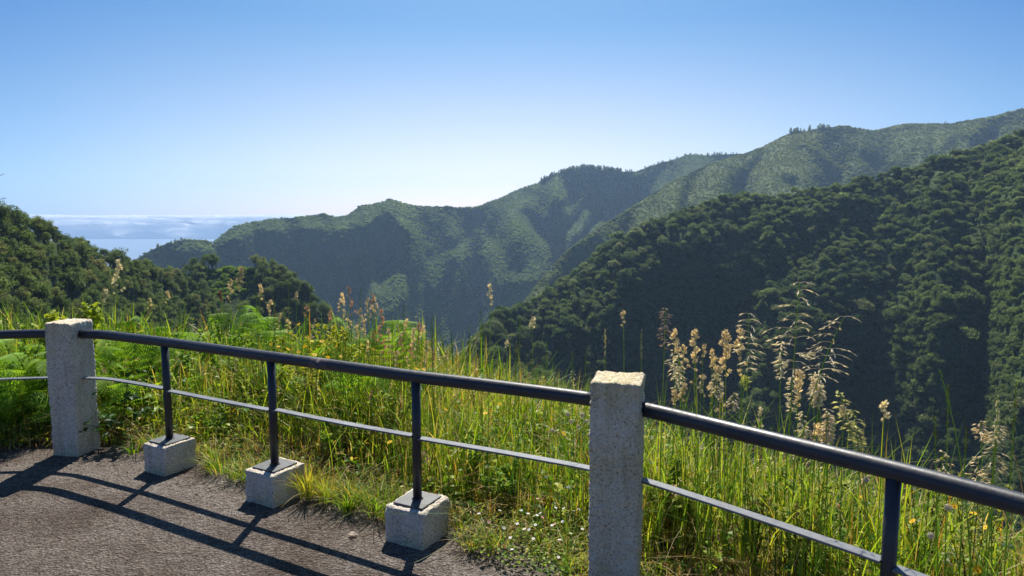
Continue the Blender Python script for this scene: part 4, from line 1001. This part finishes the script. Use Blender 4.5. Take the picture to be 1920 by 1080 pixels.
ST = [
 ('spike', 1135, 617, 1133, .55, TAN, 'single narrow tan spike behind the left shoulder of the large post', {}),
 ('cocksfoot', 1169, 586, 1176, .5, TAN, 'small forked tan seed head straight above the large stained post', dict(hl=.09, fat=.8)),
 ('spike', 1203, 620, 1203, .45, TAN * .6, 'thin brown spike above the right edge of the large post', {}),
 ('denseoat', 1248, 578, 1238, .45, rgb(.5, .4, .3), 'feathery reddish-tan panicle first to the right of the large post', dict(hl=.2)),
 ('cocksfoot', 1264, 622, 1345, .4, TAN, 'clustered tan seed head leaning left over the railing start', dict(hl=.2, bend=(.0, 0, .03))),
 ('cocksfoot', 1303, 622, 1317, .45, TAN, 'clustered tan seed head second in the thick group', dict(hl=.26)),
 ('cocksfoot', 1362, 625, 1363, .45, TAN, 'thick clustered seed head in the middle of the tan group', dict(hl=.25, fat=1.15)),
 ('cocksfoot', 1340, 672, 1330, .5, TAN * .95, 'short pinkish seed head low in the tan group', dict(hl=.12, fat=.8)),
 ('cocksfoot', 1388, 622, 1402, .5, TAN, 'clustered seed head just left of the feathery green-tipped panicle', dict(hl=.24)),
 ('oat', 1404, 588, 1402, .42, STR, 'open silvery panicle with a green tip rising over the tan group', dict(hl=.26)),
 ('cocksfoot', 1397, 710, 1365, .5, STR * rgb(.8, .9, .5), 'small green-tan seed head leaning right at the foot of the tan group', dict(hl=.07)),
 ('oat', 1499, 530, 1467, .45, STR, 'tallest open silvery panicle standing over the right-hand railing', dict(hl=.42, n=13)),
 ('oat', 1583, 594, 1488, .42, STR, 'silvery panicle arching over to the right beside the tallest one', dict(hl=.4, n=12, bend=(-.12, 0, .16))),
 ('denseoat', 1465, 640, 1462, .5, STR, 'pale short panicle close left of the tallest one', dict(hl=.16)),
 ('cocksfoot', 1500, 700, 1485, .4, TAN * 1.1, 'lumpy tan seed head below the tallest panicle', dict(hl=.17, fat=1.1)),
 ('cocksfoot', 1528, 800, 1505, .35, TAN * 1.1, 'low lumpy seed heads just above the rail under the tallest panicle', dict(hl=.1)),
 ('cocksfoot', 1283, 722, 1236, .35, TAN * .9, 'seed head bowed to the right close beside the large post', dict(hl=.12, bend=(0, 0, .08))),
 ('cocksfoot', 1268, 735, 1236, .4, TAN * .9, 'second bowed seed head close beside the large post', dict(hl=.1, bend=(0, 0, .07))),
 ('denseoat', 1572, 732, 1660, .5, STR * rgb(.9, .95, .6), 'golden panicle arching over to the left above the right-hand rail', dict(hl=.28, bend=(.02, 0, .16))),
 ('denseoat', 1600, 770, 1655, .45, STR * rgb(.85, .9, .6), 'second golden panicle below the one arching left', dict(hl=.2, bend=(.02, 0, .08))),
 ('cocksfoot', 1581, 765, 1584, .5, STR, 'pale pear-shaped seed head left of the golden arching panicle', dict(hl=.06)),
 ('cocksfoot', 1659, 757, 1650, .45, STR, 'pale seed head standing over the tip of the right-hand pole', dict(hl=.09)),
 ('spike', 1762, 695, 1842, .5, GRN * 1.2, 'long green stalk arching to the left near the right edge', dict(hl=.2, bend=(.06, 0, .14))),
 ('spike', 1778, 722, 1788, .45, rgb(.3, .3, .08), 'slim olive spike under the arching green stalk', dict(hl=.2)),
 ('spike', 1753, 782, 1780, .45, rgb(.3, .28, .08), 'short olive spike leaning left near the right edge', dict(hl=.12)),
 ('spike', 1812, 802, 1810, .5, rgb(.3, .3, .08), 'short upright olive spike near the right edge', dict(hl=.1)),
 ('spike', 1872, 742, 1860, .45, STR, 'pale bushy spike second from the right edge', dict(hl=.16, fat=1.8)),
 ('spike', 1906, 712, 1893, .42, rgb(.34, .3, .1), 'tall olive spike at the right edge', dict(hl=.24, fat=1.4)),
 ('cocksfoot', 920, 537, 914, .9, STR, 'lone three-lobed seed head against the dark valley', dict(hl=.14, fat=1.15)),
 ('cocksfoot', 998, 598, 1000, .9, STR, 'small pale seed head right of the lone three-lobed one', dict(hl=.07)),
 ('cocksfoot', 951, 640, 948, .9, STR, 'smallest pale seed head below the lone three-lobed one', dict(hl=.05, fat=.7)),
 ('spike', 879, 652, 858, .8, rgb(.4, .28, .3), 'mauve dock-like spike leaning right over the rail', dict(hl=.13, fat=1.8)),
 ('cocksfoot', 222, 490, 208, 1.1, STR, 'tall pale branching seed head just right of the whitewashed post', dict(hl=.3, fat=1.3)),
 ('cocksfoot', 198, 545, 206, 1.0, STR, 'smaller pale head beneath the tall branching one by the whitewashed post', dict(hl=.12, fat=1.1)),
 ('cocksfoot', 315, 547, 300, 1.4, TAN, 'small tan seed head over the arching fern', dict(hl=.12)),
 ('cocksfoot', 280, 562, 285, 1.4, TAN, 'faint tan seed head left of the arching fern', dict(hl=.1)),
 ('cocksfoot', 451, 505, 441, 1.1, TAN * .75, 'tallest brown seed head before the wooded knoll', dict(hl=.2, fat=1.5)),
 ('cocksfoot', 432, 528, 430, 1.2, TAN, 'loose tan seed head left of the tallest brown one', dict(hl=.2, fat=1.1)),
 ('cocksfoot', 412, 548, 420, 1.3, rgb(.5, .3, .2), 'pinkish seed head farthest left of the brown group', dict(hl=.12)),
 ('cocksfoot', 488, 535, 478, 1.2, TAN, 'leaning pale seed head right of the tallest brown one', dict(hl=.14, fat=1.2)),
 ('cocksfoot', 508, 566, 470, 1.1, TAN, 'seed head stretched to the right above pale dry grass', dict(hl=.13, fat=1.1)),
 ('spike', 541, 520, 541, 1.3, rgb(.16, .2, .05), 'thin dark green spike before the edge of the knoll', dict(hl=.2)),
 ('spike', 585, 540, 545, 1.2, rgb(.25, .28, .08), 'long thin stalk leaning right off the knoll', dict(hl=.05)),
 ('cocksfoot', 556, 549, 552, 1.3, TAN * .8, 'nodding brown head before the knoll slope', dict(hl=.08)),
 ('spike', 418, 500, 419, 1.3, rgb(.14, .2, .04), 'dark upright spike left of the tallest brown seed head', dict(hl=.25)),
]
for q, (kd, tx, ty, bx, dw, c, lab, kw) in enumerate(ST):
    stalk_px(kd, tx, ty, bx, dw, c, 500 + q, lab, **kw)
for q, (tx, ty) in enumerate([(654, 540), (641, 552), (638, 562), (660, 565), (675, 580), (690, 562), (700, 555), (703, 560), (698, 575), (714, 582), (684, 600), (668, 612), (712, 612), (655, 600), (646, 582), (720, 640), (728, 620), (745, 610), (752, 628), (762, 600), (775, 618), (785, 608), (792, 612), (735, 650), (770, 645), (745, 660), (800, 640), (812, 660), (765, 670), (590, 600), (620, 585), (540, 600), (525, 590), (575, 575), (835, 660), (690, 640), (700, 625)]):
    stalk_px('cocksfoot', tx, ty, tx + RG.uniform(-8, 8), RG.uniform(.9, 1.4), (RED if q % 3 == 0 else TAN) * RG.uniform(.8, 1.15), 600 + q, 'slender reddish-tan seed head in the loose stand before the lit blue spur', hl=RG.uniform(.1, .2), fat=.85, group='reddish seed heads over the middle of the rail')
for q, (tx, ty) in enumerate([(758, 570), (811, 592), (676, 545), (808, 600), (900, 580), (905, 600), (975, 600), (655, 600), (1025, 640), (1073, 660), (1098, 665), (735, 600), (480, 545), (512, 555), (880, 610), (1040, 690), (968, 640)]):
    stalk_px('spike', tx, ty, tx + RG.uniform(-6, 10), RG.uniform(.6, 1.2), rgb(.22, .24, .07) * RG.uniform(.7, 1.2), 650 + q, 'thin plain olive grass spike standing up against the blue valley', hl=RG.uniform(.15, .28), group='plain olive spikes against the valley')
for q in range(30):
    tx = [RG.uniform(1262, 1425), RG.uniform(1455, 1560), RG.uniform(1640, 1915)][q % 3 if q % 3 < 2 or q % 2 else 0]; lo = float(lerp(tx, HR)); ty = lo - RG.uniform(45, 150)
    stalk_px('cocksfoot' if q % 3 == 0 else 'denseoat' if q % 3 == 1 else 'oat', tx, ty, tx + RG.uniform(-25, 25), RG.uniform(.35, .7), (TAN if q % 2 else STR) * RG.uniform(.8, 1.05), 700 + q, 'middling tan seed head mixed into the crowd behind the right-hand railing', hl=RG.uniform(.08, .18), fat=RG.uniform(.7, .9), bend=(RG.normal(0, .04), 0, RG.uniform(0, .06)), group='tan seed heads behind the right-hand railing')
mb = MB(); n = 520; s = np.where(RG.random(n) < .6, RG.uniform(S_B - .1, S_C + .9, n), RG.uniform(SL, SR, n)); d = RG.uniform(.3, .9, n)
blades(mb, gpos(s, d), RG.uniform(.5, .85, n) * np.where(s > S_B - .2, 1, .95), RG.uniform(.0018, .0034, n), np.abs(RG.normal(.3, .3, n)), RG.uniform(0, 2 * PI, n), pal(n, [4, 4, 3, 3, 1, 1, .6, .5]))
tag(mb.build('tall_grass', M['blade'], col=True), 'tall loose green blades rising among the seed-headed stalks', kind='stuff')
# mid-height seed heads within the grass
mbm = MB(); n = 260; s, d = sd_random(n, SL, SR, .3, 2.2); G_ = gpos(s, d)
for q in range(n):
    h_ = hgt(s[q]) * RG.uniform(.7, 1.25); top = G_[q] + np.array([RG.normal(0, .06), RG.normal(0, .06), h_]); P = stem_curve(top, G_[q], np.zeros(3), 8)
    c = [TAN, RED * .8, STR, rgb(.3, .24, .1)][RG.integers(0, 4)] * RG.uniform(.7, 1.1); tube(mbm, P, .0011, 3, GRN * RG.uniform(.7, 1.5), cap=False)
    a = np.linspace(.78, 1, 6); H_ = np.stack([np.interp(a, np.linspace(0, 1, 8), P[:, j]) for j in range(3)], 1)
    T = H_[-1] - H_[0]; T /= np.linalg.norm(T); rg = np.random.default_rng(q)
    if q % 3 == 0: spike(mbm, H_, T, .1, c, rg, 1.6)
    elif q % 3 == 1: cocksfoot(mbm, H_, T, .1, c, rg, 4, .6)
    else: oat(mbm, H_, T, .14, c, rg, 6, dense=True)
tag(mbm.build('seeding_grass', M['head'], col=True), 'brown and straw seed heads mixed all through the verge grass', kind='stuff')
# golden tufts beside the blocks
def tuft(px, py, h, n, w, seed, label, lean=.5, rad=.05):
    rng = np.random.default_rng(seed); b = on_z(px, py, .01); mb = MB(); a = rng.uniform(0, 2 * PI, n)
    R = np.stack([np.cos(a) * rad * rng.random(n), np.sin(a) * rad * rng.random(n), 0 * a], 1)
    blades(mb, R, h * rng.uniform(.5, 1.1, n), rng.uniform(.0014, .0026, n), np.abs(rng.normal(lean, .35, n)), a, pal(n, w, rng), rng=rng)
    return tag(mb.build('grass_tuft', M['blade'], col=True, loc=b), label, 'grass tuft', 'grass tufts at the paving edge')
tuft(578, 935, .24, 150, [1, 3, 0, 4, 0, 3, 1, 0], 1, 'golden-green grass tuft beside the middle concrete block')
tuft(612, 940, .2, 110, [1, 3, 0, 4, 0, 4, 2, 0], 2, 'golden grass tuft with a reddish foot right of the middle block')
tuft(352, 862, .16, 90, [0, 2, 0, 3, 0, 5, 2, 1], 3, 'small straw-coloured tuft against the right face of the block next to the bramble')
tuft(418, 885, .15, 110, [4, 3, 4, 1, 2, 1, 0, 0], 4, 'dark green grass tuft spilling on the paving before the middle block', .8, .1)
tuft(470, 905, .14, 80, [4, 3, 4, 1, 2, 1, 0, 0], 5, 'small green tuft tight against the left of the middle block', .8, .06)
tuft(650, 955, .17, 110, [4, 2, 4, 1, 3, 0, 0, 0], 6, 'dark broad green tuft left of the block crossed by bent stems', .8, .08)
tuft(708, 962, .2, 120, [5, 3, 4, 1, 2, 0, 0, 0], 7, 'bushy green tuft touching the block crossed by bent stems', .7, .09)
tuft(250, 850, .12, 60, [3, 2, 4, 1, 3, 1, 0, 0], 8, 'low green tuft under the trailing bramble', .9, .08)
for q in range(34):      # weeds creeping out along the whole edge
    s_ = np.array([S_A + .35 + (S_B + .1 - S_A - .35) * (q + RG.random()) / 34]); P = gpos(s_, edge_w(s_) - RG.uniform(-.05, .09))[0]; x_, y_, _z = proj(P)
    if min(abs(s_[0] - v) for v in sp) < .13: continue
    tuft(float(x_), float(y_), RG.uniform(.07, .2), int(RG.integers(40, 110)), [3, 3, 3, 1.5, 2, 2, 1, .6], 40 + q, 'small mixed grass tuft creeping onto the paving edge between the posts', .8, .07)
# low mat of leaves by the daisies, and daisies ---------------------
mb = MB(); rng = np.random.default_rng(77)
cx_, cy_ = rng.uniform(870, 1100, 1900), rng.uniform(945, 1100, 1900); k = (cy_ > 1000 - (cx_ - 870) * .02 - 60 * rng.random(1900)) & (cy_ < 1030 + (cx_ - 900) * .35 + 30 * rng.random(1900))
C = np.array([on_z(a, b, .02) for a, b in zip(cx_[k], cy_[k])]); C[:, 2] += rng.random(len(C)) * .05
i_, d_ = sdist(C); C[:, 2] += np.maximum(ground_z(SS[i_], d_), 0); kk = d_ > -.12; C = C[kk]
D = unit(len(C), rng); D[:, 2] = abs(D[:, 2]) * .4; Lf = rng.uniform(.010, .024, len(C)); leaves(mb, C, D, Lf, Lf * .35, pal(len(C), [5, 4, 4, 1, 3, .5, .5, 0], rng))
tag(mb.build('ground_cover', M['blade'], col=True), 'low leafy mat between the last block and the large post', kind='stuff')
def flower(kind, P, h, r, seed, label, group, cpet, cmid, tilt=.3):
    """stem up to P, ring of narrow ray petals and a domed centre"""
    rng = np.random.default_rng(seed); base = np.array([P[0] + rng.normal(0, .01), P[1] + rng.normal(0, .01), P[2] - h]); root = empty(kind, base); tag(root, label, kind.replace('_', ' '), group)
    T = np.array(P) - base; ms = MB(); tube(ms, stem_curve(T, np.zeros(3), np.array([rng.normal(0, .01), 0, 0]), 7), .0008, 4, GRN, cap=False); ms.build('stem', M['blade'], root, col=True)
    nrm = np.array([rng.normal(0, tilt), rng.normal(-.15, tilt), 1]); nrm /= np.linalg.norm(nrm); U = np.cross(nrm, [1, 0, .01]); U /= np.linalg.norm(U); W_ = np.cross(nrm, U)
    m_ = 18; a = np.arange(m_) * 2 * PI / m_ + rng.normal(0, .05, m_); D = np.cos(a)[:, None] * U + np.sin(a)[:, None] * W_; S_ = -np.sin(a)[:, None] * U + np.cos(a)[:, None] * W_
    w_ = r * .17; V = np.stack([T + D * r * .2 - S_ * w_ * .5, T + D * r * .9 - S_ * w_ + nrm * r * .12, T + D * r + nrm * r * .1, T + D * r * .9 + S_ * w_ + nrm * r * .12, T + D * r * .2 + S_ * w_ * .5], 1)
    mp_ = MB(); mp_.add(V.reshape(-1, 3), np.arange(m_)[:, None] * 5 + np.arange(5)[None], cpet); mp_.build('petals', M['petal'], root, col=True)
    mc = MB(); mc.add(T + nrm * r * .05 + I1[0] * np.array([r * .32, r * .32, r * .18]), I1[1], cmid); mc.build('centre', M['petal'], root, col=True)
DAISY = [(1042, 952), (1057, 953), (1013, 962), (1007, 966), (1017, 970), (977, 957), (990, 963), (1004, 984), (992, 993), (983, 992), (1040, 983), (1049, 1012), (1025, 1037), (1047, 1045), (1092, 992), (898, 963), (917, 979), (937, 957), (1076, 958), (970, 982), (1055, 978), (1035, 985), (1008, 935), (957, 1008), (945, 990), (1070, 1000), (960, 1030), (1000, 1010), (1080, 1030), (1085, 955)]
for q, (x, y) in enumerate(DAISY):
    P = on_z(x, y, .10 + .0012 * (1010 - y)); i, d = sdist([P[:2]]); g_ = max(0, float(ground_z(SS[i], d)[0])); pink = q % 6 == 4
    flower('daisy', P, max(P[2] - g_, .04), .0085, 700 + q, 'pink-tinged small daisy in the low mat left of the large post' if pink else 'small white daisy in the low mat left of the large post', 'pink daisies' if pink else 'white daisies', (.75, .4, .42) if pink else (.85, .84, .82), (.7, .5, .05))
for q, (x, y) in enumerate([(268, 800), (712, 880), (880, 840), (835, 875), (570, 838), (1160 - 75, 875)]):
    P = along_ray(x, y, .45); g_ = ground_at(P); flower('daisy', P, max(P[2] - g_, .05), .009, 740 + q, 'small white daisy alone in the grass behind the rail', 'lone daisies in the grass', (.85, .84, .82), (.7, .5, .05))
YEL = [(852, 741), (836, 768), (937, 758), (910, 775), (919, 770), (688, 831), (731, 829), (668, 859), (1057, 813), (782, 692), (795, 693), (522, 650), (607, 663), (439, 769), (476, 717), (1617, 933), (1789, 949), (1711, 977), (1642, 1012), (1826, 963), (1848, 989), (1872, 990), (1829, 1047), (1833, 1068), (1253, 878), (1326, 884),
       (508, 645), (560, 608), (545, 625), (585, 640), (572, 650), (596, 648), (604, 640), (618, 655), (630, 650), (560, 660), (540, 655), (615, 670), (700, 655), (765, 700), (640, 668), (590, 665), (576, 632), (806, 700)]
for q, (x, y) in enumerate(YEL):
    P = None
    for dw in (RG.uniform(.5, 1.0), .35, .2):
        P = along_ray(x, y, dw); g_ = ground_at(P)
        if P[2] - g_ > .12: break
    where = 'above the rail left of the blue spur' if 500 < x < 720 and y < 690 else 'behind the right-hand railing' if x > 1220 else 'in the grass between the two posts'
    flower('yellow_flower', P, max(P[2] - g_, .05), RG.uniform(.012, .017), 760 + q, 'yellow hawkweed-like flower ' + where, 'yellow flowers ' + where, (.85, .55, .02), (.75, .38, .01), .45)
# fluffy seed balls
def fluff(x, y, r, q, dw, label):
    P = along_ray(x, y, dw); g_ = ground_at(P); base = np.array([P[0], P[1], g_]); root = empty('seed_ball', base); tag(root, label, 'seed ball', 'white fluffy seed balls'); T = P - base
    ms = MB(); tube(ms, stem_curve(T, np.zeros(3), np.zeros(3), 6), .001, 4, GRN, cap=False); ms.build('stem', M['blade'], root, col=True)
    rng = np.random.default_rng(q); n = 120; u = unit(n, rng); mh = MB(); diamonds(mh, T + u * r * .15, u, r * rng.uniform(.6, 1, n), r * .05, np.broadcast_to(rgb(.6, .54, .42), (n, 3)))
    quads(mh, T + u * r * .85, u, r * .2, np.broadcast_to(rgb(.6, .55, .43), (n, 3)), rng=rng); mh.build('tufts', M['petal'], root, col=True)
for q, (x, y, r) in enumerate([(1065, 777, .014), (1071, 790, .014), (1092, 778, .015), (1036, 808, .014), (1084, 800, .012), (1100, 790, .013)]):
    fluff(x, y, r, q, .5 + .05 * q, 'white fluffy seed ball in the grass beside the left edge of the large post')
for q, (x, y, r) in enumerate([(1624, 900, .012), (1778, 952, .015), (1745, 1005, .014)]):
    fluff(x, y, r, 20 + q, .35, 'pale woolly seed ball behind the right-hand railing')
# long bent stems across the last block, fallen leaf, twigs ---------
def bent(pts, r, c, label):
    P = np.array([on_z(x, y, z) for x, y, z in pts]); t = np.linspace(0, 1, len(P)); tt = np.linspace(0, 1, 24); Q = np.stack([smooth1(np.interp(tt, t, P[:, j]), 2) for j in range(3)], 1)
    mb = MB(); tube(mb, Q - Q[0], np.linspace(r, r * .5, 24), 5, c); tag(mb.build('fallen_stalk', M['blade'], col=True, loc=Q[0]), label, 'grass stalk', 'bent grass stems on the paving')
bent([(898, 985, .05), (870, 1000, .06), (800, 1045, .02), (745, 1068, .006)], .0016, rgb(.4, .42, .2), 'long pale grass stem lying before the block crossed by bent stems')
bent([(898, 985, .05), (880, 1010, .03), (845, 1055, .006)], .0012, rgb(.4, .4, .2), 'shorter pale stem fanning down from the same root on the paving')
bent([(905, 975, .06), (850, 962, .19), (800, 963, .19), (750, 964, .19), (722, 958, .18)], .0013, rgb(.2, .33, .06), 'green stem lying right across the top of the block')
bent([(905, 975, .05), (860, 955, .17), (810, 947, .2), (770, 946, .2)], .0012, rgb(.2, .3, .06), 'second green stem bending over the top of the block')
bent([(1085, 1050, .02), (1060, 1045, .03), (1020, 1050, .01), (975, 1062, .006)], .0011, rgb(.45, .42, .25), 'dry curved stem on the paving left of the large post')
mb = MB(); rng = np.random.default_rng(3)
leaves(mb, np.zeros((1, 3)), np.array([[1, .1, .05]]), np.array([.055]), np.array([.02]), rgb(.6, .52, .4)[None]); tag(mb.build('dry_leaf', M['head'], col=True, loc=on_z(652, 1002, .012)), 'curled pale dry leaf lying on the paving between two blocks', 'leaf')
mb = MB()
for q in range(800):      # crumbs of litter
    s = np.array([RG.uniform(S_A - 1, S_B + .3)]); d = np.array([RG.normal(.0, .16) - .1 * (RG.random() < .3)]); P = gpos(s, np.maximum(d, -.5))[0]; P[2] = max(P[2], 0) + .003
    a = RG.uniform(0, 6.28); L_ = RG.uniform(.006, .035); c = [rgb(.05, .035, .02), rgb(.3, .22, .12), rgb(.15, .1, .06)][q % 3]
    diamonds(mb, P[None], np.array([[math.cos(a), math.sin(a), RG.uniform(-.02, .15)]]), np.array([L_]), L_ * .09, c[None])
tag(mb.build('litter', M['head'], col=True), 'scattered dry bits and twigs along the paving edge', kind='stuff')
# near tree whose branch ends reach in at the left edge ------------
def near_tree():
    base = at_Y(-150, 620, 22.) ; base[2] = -9; root = empty('tree', base); tag(root, 'nearest slim tree at the left edge, leafy twig ends against the sky', 'tree')
    rng = np.random.default_rng(4); mt = MB(); mc = MB(); Hh = 9 + 5.2; t = np.linspace(0, 1, 10); P = np.stack([.5 * np.sin(t * 3), .3 * t, t * Hh], 1)
    tube(mt, P, .16 * (1 - .8 * t) + .01, 8)
    tips = [(8, 325, 22), (6, 372, 21.5), (60, 455, 22.5), (45, 430, 23), (62, 540, 22), (30, 500, 22.5), (48, 490, 21), (20, 445, 22), (75, 590, 22.5), (40, 570, 21.5), (10, 420, 22), (-20, 400, 22), (-60, 350, 22), (-30, 470, 21)]
    for x, y, Y in tips:
        T = at_Y(x, y, Y) - base; zz = np.clip(T[2] - rng.uniform(.6, 1.6), 3, Hh - .2); a = np.array([np.interp(zz, P[:, 2], P[:, j]) for j in range(3)]); md = (a + T) / 2 + np.array([0, 0, .12])
        tt = np.linspace(0, 1, 8)[:, None]; B = (1 - tt) ** 2 * a + 2 * tt * (1 - tt) * md + tt ** 2 * T; tube(mt, B, np.linspace(.035, .006, 8), 5)
        for k in range(9):
            u = rng.uniform(.35, 1); c = np.array([np.interp(u, tt[:, 0], B[:, j]) for j in range(3)]) + rng.normal(0, .13, 3) * (1 if y > 400 else .25)
            m_ = 26 if y > 400 else 8; q = unit(m_, rng); quads(mc, c + q * .14 * rng.random((m_, 1)) * (1 if y > 400 else .6), unit(m_, rng), .035 * rng.uniform(.6, 1.3, m_), rng=rng, asp=.4)
    mc.build('crown', M['gum'], root); mt.build('trunk', M['bark'], root, smooth=True)
near_tree()
